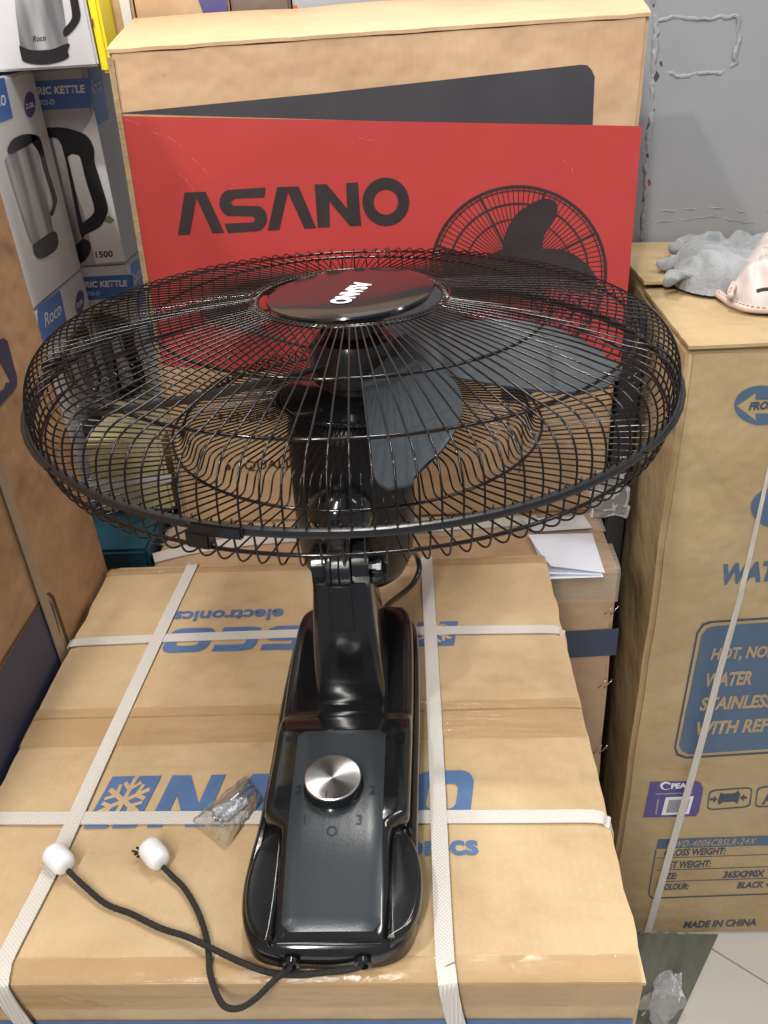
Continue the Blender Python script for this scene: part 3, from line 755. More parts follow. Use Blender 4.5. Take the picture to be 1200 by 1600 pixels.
# blades
hubm = lathe('blade_hub', [(.026, -.008), (.0335, -.006), (.0345, .004), (.0338, .020), (.031, .026), (.022, .028), (.012, .0285)], H, M['gloss2'], fan, n=48)
lathe('spinner_nut', [(.0215, .0285), (.0235, .031), (.0225, .040), (.0185, .044), (.010, .0455), (.003, .046)], H, M['gloss'], fan, n=40)
for k in range(6):
    a = k*PI/3+.3
    tube('nut_grip', [H(.0232, a, .0305), H(.0228, a, .040)], .0022, M['gloss'], fan, n=6)
def blade(tip):
    nr, nt = 18, 14; vs = []; R = math.radians
    for i in range(nr+1):
        s = i/nr
        rbase = .031 + .172*s
        sw = R(tip) + R(14)*(1-s)            # centre line sweeps
        # angular half-extents, the leading (ccw) side fuller
        wl = R(15)*(1-s)**.8 + R(11.5)*math.sqrt(max(0, 1-s**3.2))
        wt = R(9)*(1-s)**.7 + R(7)*math.sqrt(max(0, 1-s**5))
        for j in range(nt+1):
            t = j/nt*2-1
            a = sw + (t*wl if t > 0 else t*wt)
            arc = rbase*(a-sw)
            r = rbase - .010*max(0, t)**2*s
            ch = arc
            h = .0085 + ch*math.tan(R(27))*(1-.15*s) + .0035*math.cos(t*PI/2)*s - .004*s
            vs.append(H(r, a, h))
    n0 = len(vs); fs = []
    for v in list(vs): vs.append(v - HN*.0018)
    for i in range(nr):
        for j in range(nt):
            a = i*(nt+1)+j; fs.append((a, a+1, a+nt+2, a+nt+1)); fs.append((n0+a, n0+a+nt+1, n0+a+nt+2, n0+a+1))
    for j in range(nt):
        fs.append((j, n0+j, n0+j+1, j+1)); a = nr*(nt+1)+j; fs.append((a, a+1, n0+a+1, n0+a))
    for i in range(nr):
        a = i*(nt+1); fs.append((a, a+nt+1, n0+a+nt+1, n0+a)); b = a+nt; fs.append((b, n0+b, n0+b+nt+1, b+nt+1))
    return _flatsmooth(pydata('fan_blade', vs, fs, M['blade'], fan))
for tip in (-77, -9, 62, 133, -154): blade(tip)

# ---- guards
NW = 124
def guard(name, prof, rings, ang0=0, twist=0):
    bm = bmesh.new()
    pr = catmull([(r, h, 0) for r, h in prof], 3)
    for k in range(NW):
        a = 2*PI*(k+ang0)/NW
        tube_into(bm, [H(p.x, a + twist*(1-p.x/.243) , p.y) for p in pr], .00068, 6)
    o = frombm(name, bm, M['wire'], fan, True)
    for r, h, w in rings:
        b2 = bmesh.new(); tube_into(b2, [H(r, 2*PI*k/144, h) for k in range(144)], w, 6, closed=True)
        frombm('guard_ring', b2, M['wire'], o, True)
    return o
guard('front_guard', [(.0690, .0570), (.072, .0578), (.090, .0562), (.120, .0538), (.150, .0505), (.180, .0465), (.205, .0420), (.220, .0400), (.2320, .0345), (.2390, .0250), (.2418, .0140), (.2420, .0030), (.2402, -.003)],
      [(.1475, .0495, .0012), (.2095, .0392, .0012), (.0700, .0565, .0016), (.0745, .0572, .0012)])
guard('rear_guard', [(.2402, .004), (.2402, -.0080), (.2390, -.0180), (.2362, -.0255), (.2295, -.0300), (.220, -.0315), (.190, -.0355), (.160, -.0405), (.1475, -.0425), (.1415, -.0415), (.1380, -.0360), (.1345, -.0290), (.128, -.0262), (.118, -.0255), (.090, -.0240), (.058, -.0215)],
      [(.1475, -.0430, .0012), (.2380, -.0180, .0013), (.0590, -.0220, .0018)], ang0=.5)
# rim band
def band():
    sec = [(.2400, -.0024), (.2425, -.0028), (.2440, -.0022), (.2445, 0), (.2440, .0022), (.2425, .0028), (.2400, .0024), (.2404, 0)]
    n = 160; vs = []; fs = []
    for k in range(n):
        for r, h in sec: vs.append(H(r, 2*PI*k/n, h-.001))
    m_ = len(sec)
    for k in range(n):
        for j in range(m_): fs.append((k*m_+j, k*m_+(j+1) % m_, ((k+1) % n)*m_+(j+1) % m_, ((k+1) % n)*m_+j))
    o = pydata('rim_band', vs, fs, M['band'], fan)
    bm = bmesh.new(); bm.from_mesh(o.data); bmesh.ops.recalc_face_normals(bm, faces=bm.faces); bm.to_mesh(o.data); bm.free()
    return _flatsmooth(o)
rb = band()
def arcblock(name, a0, a1, r0, r1, h0_, h1_, material, parent, taper=0):
    n = 8; bm = bmesh.new(); rows = []
    for k in range(n+1):
        a = math.radians(a0 + (a1-a0)*k/n); e = taper*(k/n)
        rows.append([bm.verts.new(H(r, a, h)) for r, h in ((r0, h0_+e), (r1-e*.3, h0_+e), (r1-e*.3, h1_-e*.3), (r0, h1_-e*.3))])
    for a, b in zip(rows[:-1], rows[1:]):
        for j in range(4): bm.faces.new((a[j], a[(j+1) % 4], b[(j+1) % 4], b[j]))
    bm.faces.new(rows[0][::-1]); bm.faces.new(rows[-1]); bmesh.ops.recalc_face_normals(bm, faces=bm.faces)
    bmesh.ops.bevel(bm, geom=[e for e in bm.edges if e.calc_face_angle(0) > .9], offset=.0012, segments=2, affect='EDGES')
    return _flatsmooth(frombm(name, bm, material, parent))
arcblock('rim_clip', -108.5, -101, .2430, .2480, -.0045, .0036, M['gloss'], rb)
arcblock('clip_tongue', -109, -105.5, .2425, .2495, -.0125, -.0020, M['gloss'], rb)
arcblock('rim_lug', -189, -183, .2440, .2540, -.0080, .0060, M['gloss'], rb)
arcblock('rim_lip', -183, -138, .2435, .2485, -.0040, .0020, M['band'], rb, taper=.004)
arcblock('rim_lip', 8, -40, .2435, .2480, -.0040, .0020, M['band'], rb, taper=.004)
# badge: shallow tilted disc
BC = H(0, 0, .0590); BN = (HN + Vector((-.055, -.01, 0))).normalized(); BU = Vector((0, 1, 0)).cross(BN).normalized(); BW = BN.cross(BU)
def BT(r, a, h): return BC + BN*h + (BU*math.cos(a) + BW*math.sin(a))*r
lathe('badge_backing', [(.030, -.010), (.060, -.004), (.0615, -.001)], BT, M['band'], fan, n=64)
bd = lathe('badge', [(.0622, -.0012), (.0630, .0004), (.0622, .0016), (.059, .0022), (.040, .0025), (.02, .0027), (.002, .00275)], BT, M['gloss'], fan, n=96)
me = text_mesh('ASANO', 1, .045, 0)
xs = [v.co.x for v in me.vertices]; ys = [v.co.y for v in me.vertices]; cx, cy = (min(xs)+max(xs))/2, (min(ys)+max(ys))/2; w_ = max(xs)-min(xs)
p0 = P(535, 464, 2, .329); p1 = P(562, 443, 2, .329)
c_ = (p0+p1)/2; dv = (p0-p1); dv.z = 0; dlen = dv.length; dv.normalize(); pv = Vector((0, 0, 1)).cross(dv)
# reads from the far left side: letters run from back right to front left
for v in me.vertices:
    q = Vector(c_) + dv*((v.co.x-cx)/w_*(dlen+.018)) + pv*((v.co.y-cy)/.72*.0150)
    rel = q-BC; hh = rel.dot(BN); rr = (rel-BN*hh).length
    v.co = q + BN*(.0031-hh)
me.update(); link('badge_lettering', me, M['white_ink'], bd)

# ---- supply cord loop behind the motor
tube('supply_cord', catmull([P(622, 880, 1, .35), P(632, 868, 1, .37), P(644, 862, 1, .385), P(652, 872, 1, .41), P(655, 890, 1, .40), P(645, 912, 1, .385), P(625, 930, 1, .36), P(606, 945, 1, .33), P(596, 960, 1, .31)], 6), .0028, M['gloss2'], fan)
# ---- pull cords with beads
def cordpts(pp):
    out = []
    for i, (x, y, z) in enumerate(pp):
        p = P(x, y, 2, z)
        if i < 7 and x > 425: p.y = min(p.y, .0050 if i == 0 else .0026)
        out.append(p)
    return out
def twisted(name, pts, r):
    r *= 1.1; pts = catmull(pts, 10); return tube(name, pts, lambda t: r*(1+.08*math.sin(t*420)), M['cord'], fan, n=8)
A_c = cordpts([(457, 1484, .013), (455, 1497, .010), (446, 1512, .006), (425, 1535, .003), (400, 1560, -.001), (375, 1575, -.004), (352, 1573, -.004), (338, 1552, -.001), (328, 1520, .002), (326, 1490, .0035), (322, 1462, .004), (308, 1422, .0035), (288, 1388, .0035), (270, 1370, .004), (254, 1354, .007)])
B_c = cordpts([(568, 1484, .013), (562, 1497, .010), (540, 1508, .006), (510, 1517, .004), (470, 1523, .003), (430, 1521, .003), (400, 1513, .0035), (360, 1496, .0045), (325, 1479, .0072), (290, 1463, .005), (250, 1450, .0035), (205, 1428, .0035), (165, 1412, .0035), (130, 1383, .0045), (106, 1360, .007)])
ca = twisted('pull_cord', A_c, .0018); cb = twisted('pull_cord', B_c, .0018)
def bead(end, toward, parent, L=.0205, r=.0084):
    ax_ = (toward-end); ax_.z = 0; ax_.normalize(); side = Vector((0, 0, 1)).cross(ax_)
    T = lambda rr, a, h: end + ax_*h + side*(rr*math.cos(a)) + Vector((0, 0, 1))*(rr*math.sin(a)) + Vector((0, 0, .0022))
    prof = [(.002, 0), (.0052, .0003), (.0070, .0016), (.0081, .0045), (r, .0085), (r, L-.0042), (r*.96, L-.0020), (r*.84, L-.0007), (r*.66, L), (.002, L)]
    return lathe('bead', prof, T, M['bead'], parent, n=32)
bead(P(254, 1352, 2, .007), P(230, 1322, 2, .007), ca)
bead(P(106, 1358, 2, .007), P(78, 1330, 2, .007), cb)
kb = bmesh.new()
for k in range(7):
    e = P(222+random.uniform(-3, 3), 1333+random.uniform(-3, 3), 2, .006)
    d = Vector((random.uniform(-.006, -.001), random.uniform(-.004, .004), random.uniform(-.003, .003)))
    tube_into(kb, [e+Vector((.003, 0, .001)), e, e+d], .0009, 5)
frombm('cord_knot', kb, M['cord'], ca, True)
for px in (457, 568):
    q = P(px, 1487, 2, .012)
    lathe('cord_hole', [(.0052, 0), (.0054, .003), (.0036, .0036), (.0034, .001)], lambda r, a, h, q=q: Vector((q.x + r*math.cos(a), .0050 - h, .0120 + r*math.sin(a))), M['gloss'], fan, n=20)

# ================================================================== SCREW BAG
bag = thing('screw_bag', 'small clear plastic bag of screws and wall plugs beside the fan base', 'bag', tuple(P(358, 1270, 2, .002)))
cb_ = [P(395, 1213, 2, .003), P(412, 1232, 2, .003), P(408, 1262, 2, .003), P(352, 1325, 2, .003), P(300, 1290, 2, .003), P(300, 1270, 2, .003), P(322, 1253, 2, .003), P(352, 1228, 2, .003)]
bm = bmesh.new(); N_ = 26
bl, br, tr, tlc = P(300, 1282, 2, .002), P(352, 1325, 2, .002), P(412, 1248, 2, .002), P(385, 1212, 2, .002)
grid = []
for j in range(N_+1):
    row = []
    for i in range(N_+1):
        a, b = i/N_, j/N_
        p = bl*(1-a)*(1-b) + br*a*(1-b) + tr*a*b + tlc*(1-a)*b
        d = min(a, 1-a, b, 1-b)*2
        z = .0018 + .0075*min(1, d*2.2)**.6 + .003*noise.noise(Vector((a*7, b*5, 1))) * min(1, d*5) + .0025*abs(noise.noise(Vector((a*17, b*13, 5)))) * min(1, d*5)
        p = p + Vector((.0015*noise.noise(Vector((a*9, b*9, 8))), .0015*noise.noise(Vector((a*9, b*9, 18))), 0)); p.z = max(z, .0016)
        row.append(bm.verts.new(p))
    grid.append(row)
for j in range(N_):
    for i in range(N_): bm.faces.new((grid[j][i], grid[j][i+1], grid[j+1][i+1], grid[j+1][i]))
frombm('bag_film', bm, M['clear'], bag, False)
def bagp(a, b, z): p = bl*(1-a)*(1-b) + br*a*(1-b) + tr*a*b + tlc*(1-a)*b; p.z = z; return p
for k in range(6):
    a0, b0 = random.uniform(.25, .6), random.uniform(.2, .4); ang = random.uniform(.9, 1.7); L_ = .55
    p0, p1 = bagp(a0, b0, .004+.0006*k), bagp(min(.85, a0+L_*math.cos(ang)*.6), min(.85, b0+L_*math.sin(ang)), .004+.0006*(5-k))
    if k < 3:
        d = (p1-p0); bm = bmesh.new(); pts = [p0 + d*t/24 for t in range(25)]
        tube_into(bm, pts, lambda t: .0019*(1.2 if t < .04 else 1)*(1-.5*max(0, t-.85)/.15) + (.0003 if int(t*24) % 2 else 0), 7)
        tube_into(bm, [p0 - d*.03, p0], .0028, 10); frombm('screw', bm, M['steel'], bag, True)
    else:
        d = (p1-p0)*.8; bm = bmesh.new(); pts = [p0 + d*t/20 for t in range(21)]
        tube_into(bm, pts, lambda t: .0034*(1-.25*t) + (.0004 if int(t*20) % 3 == 0 else 0), 8); frombm('wall_plug', bm, M['plug'], bag, True)

# ================================================================== SECOND CARTON BEHIND + PAPERS
MZ = -.040; MY = .472
mb = thing('carton', 'tall taped carton standing behind the strapped carton, with white papers on top', 'box', (.06, .62, FZ))
MX0, MX1 = -.212, .3205
hexa('carton_body', [(MX0, MY, FZ), (.333, MY, FZ), (.333, .82, FZ), (MX0, .82, FZ), (MX0, MY, MZ), (MX1, MY, MZ), (MX1-.004, .82, MZ), (MX0, .82, MZ)], M['card_mid'], mb, bevel=.005, seg=3, cuts=12, jit=.002)
sheet('corner_tape', MX1-.085, MX1+.002, [(.52, MZ+.0008), (.49, MZ+.0008), (MY+.003, MZ), (MY-.0012, MZ-.006), (MY-.0015, MZ-.045)], M['tape_pale'], mb, 30, .0012, .001)
sheet('top_tape', MX0, MX1, [(.586, MZ+.0012), (.565, MZ+.0012), (.545, MZ+.0012)], M['tape_pale'], mb, 50, .0006)
print_poly('violet_band', [[(845, 988), (967, 981), (962, 1023), (845, 1030)]], 1, MY, M['navy_ink'], mb, lift=3)
ribbon('strap', catmull([P(240, 872, 2, MZ+.002), P(300, 858, 2, MZ+.002), P(380, 846, 2, MZ+.002), P(470, 838, 2, MZ+.002), P(640, 826, 2, MZ+.002), P(840, 812, 2, MZ+.002)], 5), (0, 1, 0), .020, .001, M['strap'], mb)
for (x0, y0) in ((945, 948), (935, 1063), (928, 1165)):
    for dx in (0, 9):
        p, q = P(x0+dx, y0+12, 1, MY-.002), P(x0+dx+12, y0, 1, MY-.002)
        tube('staple', [p+Vector((0, .003, 0)), p, q, q+Vector((0, .003, 0))], .0006, M['steel'], mb, n=5)
# papers
pp = thing('folded_paper', 'folded white paper lying on the taped carton behind the fan', 'paper', tuple(P(890, 870, 2, MZ+.003)))
def curved_sheet(name, c4, lift, bend, material, parent):
    n = 12; vs = []; fs = []
    bl_, br_, tr_, tl_ = c4
    for j in range(n+1):
        for i in range(n+1):
            a, b = i/n, j/n; p = bl_*(1-a)*(1-b) + br_*a*(1-b) + tr_*a*b + tl_*(1-a)*b
            p = p + Vector((0, 0, lift + bend*((1-b)**2)*(1-a))); vs.append(p)
    n0 = len(vs)
    for v in list(vs): vs.append(v-Vector((0, 0, .0004)))
    for j in range(n):
        for i in range(n): a = j*(n+1)+i; fs.append((a, a+1, a+n+2, a+n+1)); fs.append((n0+a, n0+a+n+1, n0+a+n+2, n0+a+1))
    return pydata(name, vs, fs, material, parent, True)
q = lambda x, y: P(x, y, 2, MZ+.003)
curved_sheet('lower_leaf', (q(858, 905), q(943, 902), q(924, 838), q(828, 840)), .0005, 0, M['paper'], pp)
curved_sheet('upper_leaf', (q(860, 899), q(945, 898), q(925, 836), q(825, 838)), .0025, .010, M['paper'], pp)
curved_sheet('middle_leaf', (q(857, 902), q(940, 900), q(922, 838), q(830, 838)), .0015, .003, M['paper'], pp)
p2 = thing('envelope', 'pale grey envelope half under the fan cage on the taped carton', 'paper', tuple(P(860, 815, 2, MZ+.003)))
curved_sheet('envelope_sheet', (q(835, 832), q(925, 826), q(912, 806), q(815, 812)), .0010, 0, M['white_card'], p2)

# ================================================================== FAN CARTON (red)
FY = .590
fc = thing('carton', 'upright orange-tan carton with red face, black lettering and printed fan', 'box', (.08, .7, MZ))
TL = P(167, 77, 1, FY); TR = P(1017, 19, 1, FY); L2 = P(248, 577, 1, FY); R2 = P(970, 590, 1, FY)
k_ = (MZ+.001 - TL.z)/(L2.z-TL.z); BL = TL + (L2-TL)*k_; BL.y = FY; BR = Vector((.3262, FY, MZ+.001))
BD = .16
def Yd(p, d): return Vector((p.x, p.y+d, p.z))
hexa('carton_body', [BL, BR, Yd(BR, BD), Yd(BL, BD), TL, TR, Yd(TR, BD), Yd(TL, BD)], M['card_fan'], fc, bevel=.004, seg=3, cuts=14, jit=.0022)
# bulging top flap
vs = []; fs = []
n = 40; mrow = 8
tb0 = P(210, 33, 1, FY+BD); tb1 = P(990, -12, 1, FY+BD)
for j in range(mrow+1):
    for i in range(n+1):
        a, b = i/n, j/mrow
        p = (TL*(1-a)+TR*a)*(1-b) + (tb0*(1-a)+tb1*a)*b + Vector((0, 0, .0012 + .004*math.sin(PI*b*.6)*(.4+abs(noise.noise(Vector((a*3, 0, 4)))))))
        if j == 0: p.z -= .0012 + .0012*abs(noise.noise(Vector((a*30, 1, 4)))); p.y -= .001
        vs.append(p)
n0 = len(vs)
for v in list(vs): vs.append(v-Vector((0, 0, .003)))
for j in range(mrow):
    for i in range(n): a = j*(n+1)+i; fs.append((a, a+1, a+n+2, a+n+1)); fs.append((n0+a, n0+a+n+1, n0+a+n+2, n0+a+1))
for i in range(n):
    fs.append((i, n0+i, n0+i+1, i+1)); a = mrow*(n+1)+i; fs.append((a, a+1, n0+a+1, n0+a))
for j in range(mrow):
    a = j*(n+1); fs.append((a, a+n+1, n0+a+n+1, n0+a)); b = a+n; fs.append((b, n0+b, n0+b+n+1, b+n+1))
_flatsmooth(pydata('top_flap', vs, fs, M['card_fan'], fc))
# rough raw edge on the left
for dx_ in (0, .0034): ribbon('raw_edge', [P(170, 90, 1, FY-.001), P(186, 190, 1, FY-.001), P(215, 370, 1, FY-.001), P(252, 600, 1, FY-.001), BL+Vector((.002, -.001, 0))][:] if dx_ == 0 else [P(175, 92, 1, FY-.001), P(190, 190, 1, FY-.001), P(219, 370, 1, FY-.001), P(256, 600, 1, FY-.001), BL+Vector((.0055, -.001, 0))], (1, 0, 0), .0026, .0024, M['card_edge'], fc)
print_poly('red_field', [[(184, 181), (1003, 197), (985, 405), (968, 594), (960, 594), (600, 588), (255, 572), (246, 530)]], 1, FY, M['red_ink'], fc, lift=2)
print_poly('charcoal_wedge', [[(181, 177), (500, 146), (908, 101), (918, 102), (925, 110), (929, 120), (926, 195), (600, 189)]], 1, FY, M['charcoal_ink'], fc, lift=1.5)
# brand lettering traced as shapes on the face
c8 = lambda pts: [(200+x/2.4, 130+y/2.4) for x, y in pts]
arcp = lambda cx, cy, rx, ry, a0, a1, n=8: [(cx+rx*math.cos(math.radians(a0+(a1-a0)*k/n)), cy+ry*math.sin(math.radians(a0+(a1-a0)*k/n))) for k in range(n+1)]
def quadpx_(p, q_, w):
    d = Vector((q_[0]-p[0], q_[1]-p[1])); d.normalize(); nn = Vector((-d.y, d.x))*w/2
    return [(p[0]+nn.x, p[1]+nn.y), (q_[0], q_[1]), (p[0]-nn.x, p[1]-nn.y)]
M['crease_ink'] = mat('rubbed_red_crease', (0.66, 0.16, 0.13), .55)
LET = [
    [[(188, 569), (213, 409), (291, 406), (362, 560), (318, 562), (257, 430), (233, 567)]],
    [[(362, 526), (470, 521), (478, 510), (470, 498), (392, 497)] + arcp(385, 448, 42, 50, 100, 255) + [(516, 390), (512, 427), (400, 432), (386, 446), (395, 458), (478, 460)] + arcp(480, 506, 42, 48, -85, 85) + [(375, 561)]],
    [[(524, 552), (560, 389), (640, 386), (706, 542), (662, 545), (600, 408), (568, 549)]],
    [[(712, 541), (700, 379), (745, 377), (822, 470), (818, 374), (862, 371), (874, 533), (832, 535), (755, 442), (757, 539)]],
    [arcp(967, 444, 88, 91, 0, 345, 30), arcp(967, 445, 46, 47, 0, 345, 24)],
]
for loops in LET: print_poly('letter', [c8(l) for l in loops], 1, FY, M['black_ink'], fc, lift=3.5)
for pts in ([(196, 186), (212, 192), (221, 198)], [(240, 207), (262, 213), (281, 226), (288, 232)], [(278, 270), (290, 279), (300, 293), (303, 301)], [(466, 322), (474, 327), (487, 328)], [(300, 246), (318, 262), (330, 281)], [(560, 215), (575, 219), (592, 218)], [(880, 250), (893, 262), (897, 281)]):
    for p_, q_ in zip(pts[:-1], pts[1:]): print_poly('crease', [quadpx_(p_, q_, 1.1)], 1, FY, M['crease_ink'], fc, lift=2.6)
# printed picture of a fan
gc = (810, 424); GR = 136
def ell(r, a): return (gc[0]+GR*r*math.cos(a), gc[1]+GR*.975*r*math.sin(a))
def quadpx(p, q_, w):
    d = Vector((q_[0]-p[0], q_[1]-p[1])); d.normalize(); nn = Vector((-d.y, d.x))*w/2
    return [(p[0]+nn.x, p[1]+nn.y), (q_[0]+nn.x, q_[1]+nn.y), (q_[0]-nn.x, q_[1]-nn.y), (p[0]-nn.x, p[1]-nn.y)]
bm = bmesh.new()
def addpoly(pts, lift):
    bm.faces.new([bm.verts.new(P(x, y, 1, FY)+OFF[1]*lift) for x, y in pts])
for k in range(96):
    a = 2*PI*k/96; addpoly(quadpx(ell(.24, a), ell(.99, a), 1.5), 2.6)
for k in range(8):
    a = 2*PI*(k+.4)/8; addpoly(quadpx(ell(.24, a), ell(.99, a), 4), 3.1)
for r, w in ((1.0, 5), (.955, 2), (.80, 3.2), (.62, 2.2)):
    for k in range(72): addpoly(quadpx(ell(r, 2*PI*k/72), ell(r, 2*PI*(k+1)/72), w), 3.6)
pf = frombm('printed_guard', bm, M['black_ink'], fc)
def pblade(ang, lift, name='printed_blade'):
    c, s = math.cos(ang), math.sin(ang)
    pts = [(.05, -.22), (.30, -.30), (.60, -.27), (.86, -.08), (.90, .10), (.74, .16), (.45, .12), (.2, .25)]
    pts = [(p.x, p.y) for p in catmull([(x, y, 0) for x, y in pts], 4)]
    print_poly(name, [[(gc[0]+GR*(x*c-y*s), gc[1]+GR*(x*s+y*c)) for x, y in pts]], 1, FY, M['black_ink'], fc, lift=lift)
for a, l_ in ((-68, 4.4), (6, 4.8), (186, 5.2)): pblade(math.radians(a), l_)
print_poly('printed_hub', [[ell(.26, 2*PI*k/30) for k in range(30)]], 1, FY, M['black_ink'], fc, lift=5.8)
print_poly('printed_fan_base', [rrect(783, 572, 830, 626, 7), arcp(806, 595, 5, 6, 0, 330, 12)], 1, FY, M['black_ink'], fc, lift=4.8)
for pts in ([(795, 626), (794, 660), (795, 720)], [(815, 626), (816, 670), (815, 715), (811, 738)]):
    for p_, q_ in zip(pts[:-1], pts[1:]): print_poly('printed_pull_cord', [quadpx(p_, q_, 1.6)], 1, FY, M['black_ink'], fc, lift=3)
print_text('printed_word', 'ENERGY', [(358, 660), (447, 656), (446, 641), (357, 644)], 1, FY, M['brown_ink'], fc, bold=.02, lift=2)
print_text('printed_word', 'QUALITY', [(382, 737), (482, 732), (481, 716), (381, 720)], 1, FY, M['brown_ink'], fc, bold=.02, lift=2)
for x, y in ((345, 651), (357, 730)): print_poly('printed_bullet', [arcp(x, y, 4, 5, 0, 330, 10)], 1, FY, M['brown_ink'], fc, lift=2)
# crumpled clear wrap at its right lower corner
bm = bmesh.new(); rows = []
for j in range(27):
    row = []
    for i in range(19):
        a, b = i/18, j/26
        ang = -2.2 + a*3.4; rad = .020 + .010*b
        p = Vector((.3262 + rad*math.sin(ang)*.9 + .006*b, FY-.004 - abs(rad*math.cos(ang))*.55, MZ+.002+.062*(1-b)))
        p += noise.noise_vector(Vector((a*4, b*4, 2)))*.008 + noise.noise_vector(Vector((a*11, b*11, 2)))*.0015
        p.z = max(p.z, MZ+.0035) if p.x < .3205 else p.z
        p.x = min(p.x, .3640); p.y = min(p.y, .580)
        row.append(bm.verts.new(p))
    rows.append(row)
for a, b in zip(rows[:-1], rows[1:]):
    for k in range(18): bm.faces.new((a[k], a[k+1], b[k+1], b[k]))
tag(frombm('plastic_wrap', bm, M['clear2'], None, True), 'crumpled clear plastic wrap beside the lower right corner of the red carton', 'plastic wrap')

# ================================================================== RIGHT CARTON (dispenser)
DY = .486; DX0 = .3665; DX1 = .76; DZ = .211
dc = thing('carton', 'tall tan water dispenser carton at right with blue printed panel and loose strap', 'box', (.56, .66, FZ))
hexa('carton_body', [(DX0+.002, DY, FZ), (DX1, DY, FZ), (DX1, DY+.35, FZ), (DX0+.002, DY+.35, FZ), (DX0, DY, DZ-.004), (DX1, DY, DZ-.004), (DX1, DY+.35, DZ-.004), (DX0, DY+.35, DZ-.004)], M['card_disp'], dc, bevel=.006, seg=3, cuts=16, jit=.0022)
# two top flaps, the left-hand rear one lifted a little
def flap2(pts, name, thick=.0035, nx=24, ny=14, seed=0, curl=0):
    bl_, br_, tr_, tl_ = [Vector(p) for p in pts]; vs = []; fs = []
    for j in range(ny+1):
        for i in range(nx+1):
            a, b = i/nx, j/ny; p = bl_*(1-a)*(1-b) + br_*a*(1-b) + tr_*a*b + tl_*(1-a)*b
            p += Vector((.0012*noise.noise(Vector((b*12, seed, 0)))*(i in (0, nx)), .0015*noise.noise(Vector((a*14, seed, 5)))*(j in (0, ny)), .0010*noise.noise(Vector((a*5, b*5, seed))) + curl*(1-a)**3))
            vs.append(p)
    n0 = len(vs)
    for v in list(vs): vs.append(v-Vector((0, 0, thick)))
    for j in range(ny):
        for i in range(nx): a = j*(nx+1)+i; fs.append((a, a+1, a+nx+2, a+nx+1)); fs.append((n0+a, n0+a+nx+1, n0+a+nx+2, n0+a+1))
    for i in range(nx):
        fs.append((i, n0+i, n0+i+1, i+1)); a = ny*(nx+1)+i; fs.append((a, a+1, n0+a+1, n0+a))
    for j in range(ny):
        a = j*(nx+1); fs.append((a, a+nx+1, n0+a+nx+1, n0+a)); b = a+nx; fs.append((b, n0+b, n0+b+nx+1, b+nx+1))
    return _flatsmooth(pydata(name, vs, fs, M['card_disp'], dc))
flap2([(DX0-.001, DY-.001, DZ), (DX1, DY-.001, DZ), (DX1, DY+.178, DZ), (DX0-.001, DY+.178, DZ)], 'flap', seed=1)
flap2([(DX0-.003, DY+.172, DZ+.006), (DX1, DY+.172, DZ+.004), (DX1, DY+.35, DZ+.003), (DX0-.003, DY+.35, DZ+.003)], 'flap', seed=4, curl=.004)
def dp(x, y): return (x, y)
# FRONT arrow discs
print_poly('arrow_disc', [arcp(1190, 633, 43, 31, 0, 350, 36), [(1151, 634), (1181, 613), (1180, 624), (1232, 620), (1232, 644), (1180, 646), (1181, 657)]], 1, DY, M['slate_ink'], dc, lift=2)
print_text('arrow_word', 'FRONT', [(1169, 641), (1222, 638), (1224, 625), (1171, 628)], 1, DY, M['slate_dark'], dc, bold=.05, shear=.2, lift=2.5)
print_poly('arrow_disc', [arcp(1213, 793, 40, 32, 0, 350, 36)], 1, DY, M['slate_ink'], dc, lift=2)
print_text('heading', 'WATER', [(1126, 914), (1252, 904), (1256, 872), (1130, 881)], 1, DY, M['slate_ink'], dc, bold=.05, shear=.2, lift=2)
PR = [(1056, 1168), (1060, 1176), (1072, 1181), (1300, 1166), (1330, 960), (1112, 974), (1101, 977), (1092, 988)]
print_poly('panel_border', [[(x + (0), y) for x, y in [(1053, 1168), (1057, 1180), (1072, 1185), (1300, 1171), (1330, 955), (1110, 970), (1097, 974), (1088, 988)]],
                            [(x, y) for x, y in [(1056, 1168), (1060, 1177), (1072, 1182), (1296, 1168), (1326, 959), (1112, 973), (1100, 977), (1091, 989)]]], 1, DY, M['slate_dark'], dc, lift=2)
print_poly('blue_panel', [[(1061, 1164), (1065, 1173), (1076, 1178), (1294, 1164), (1322, 963), (1116, 978), (1104, 982), (1096, 992)]], 1, DY, M['slate_ink'], dc, lift=2)
for s, x0, x1, yb, yt, sk in (('HOT, NORMAL', 1109, 1250, 1034, 1012, -7), ('WATER', 1101, 1173, 1073, 1051, -4), ('STAINLESS', 1092, 1207, 1110, 1089, -6), ('WITH REFRI', 1086, 1222, 1148, 1127, -7)):
    print_text('panel_line', s, [(x0, yb), (x1, yb+sk), (x1+3, yt+sk), (x0+3, yt)], 1, DY, M['tan_ink'], dc, bold=.04, shear=.2, lift=3.5)
# purple sticker (its square code stays blank)
print_poly('sticker', [[(1005, 1277), (1087, 1275), (1092, 1268), (1099, 1232), (1095, 1223), (1088, 1220), (1016, 1221)]], 1, DY, M['plastic_purple'], dc, lift=2)
print_poly('sticker_square', [[(1033, 1273), (1076, 1271), (1084, 1243), (1040, 1245)]], 1, DY, M['white_ink'], dc, lift=3)
print_poly('sticker_square_grey', [[(1040, 1269), (1072, 1268), (1078, 1248), (1045, 1249)]], 1, DY, M['grey_ink'], dc, lift=3.6)  # flat grey print inside the white square
print_text('sticker_word', 'PEAK', [(1048, 1232), (1082, 1230), (1083, 1222), (1049, 1223)], 1, DY, M['white_ink'], dc, bold=.05, lift=3)
print_poly('sticker_swirl', [arcp(1040, 1227, 9, 6.5, 40, 330, 14)+arcp(1041, 1228, 6, 4.5, 330, 40, 14)], 1, DY, M['white_ink'], dc, lift=3)
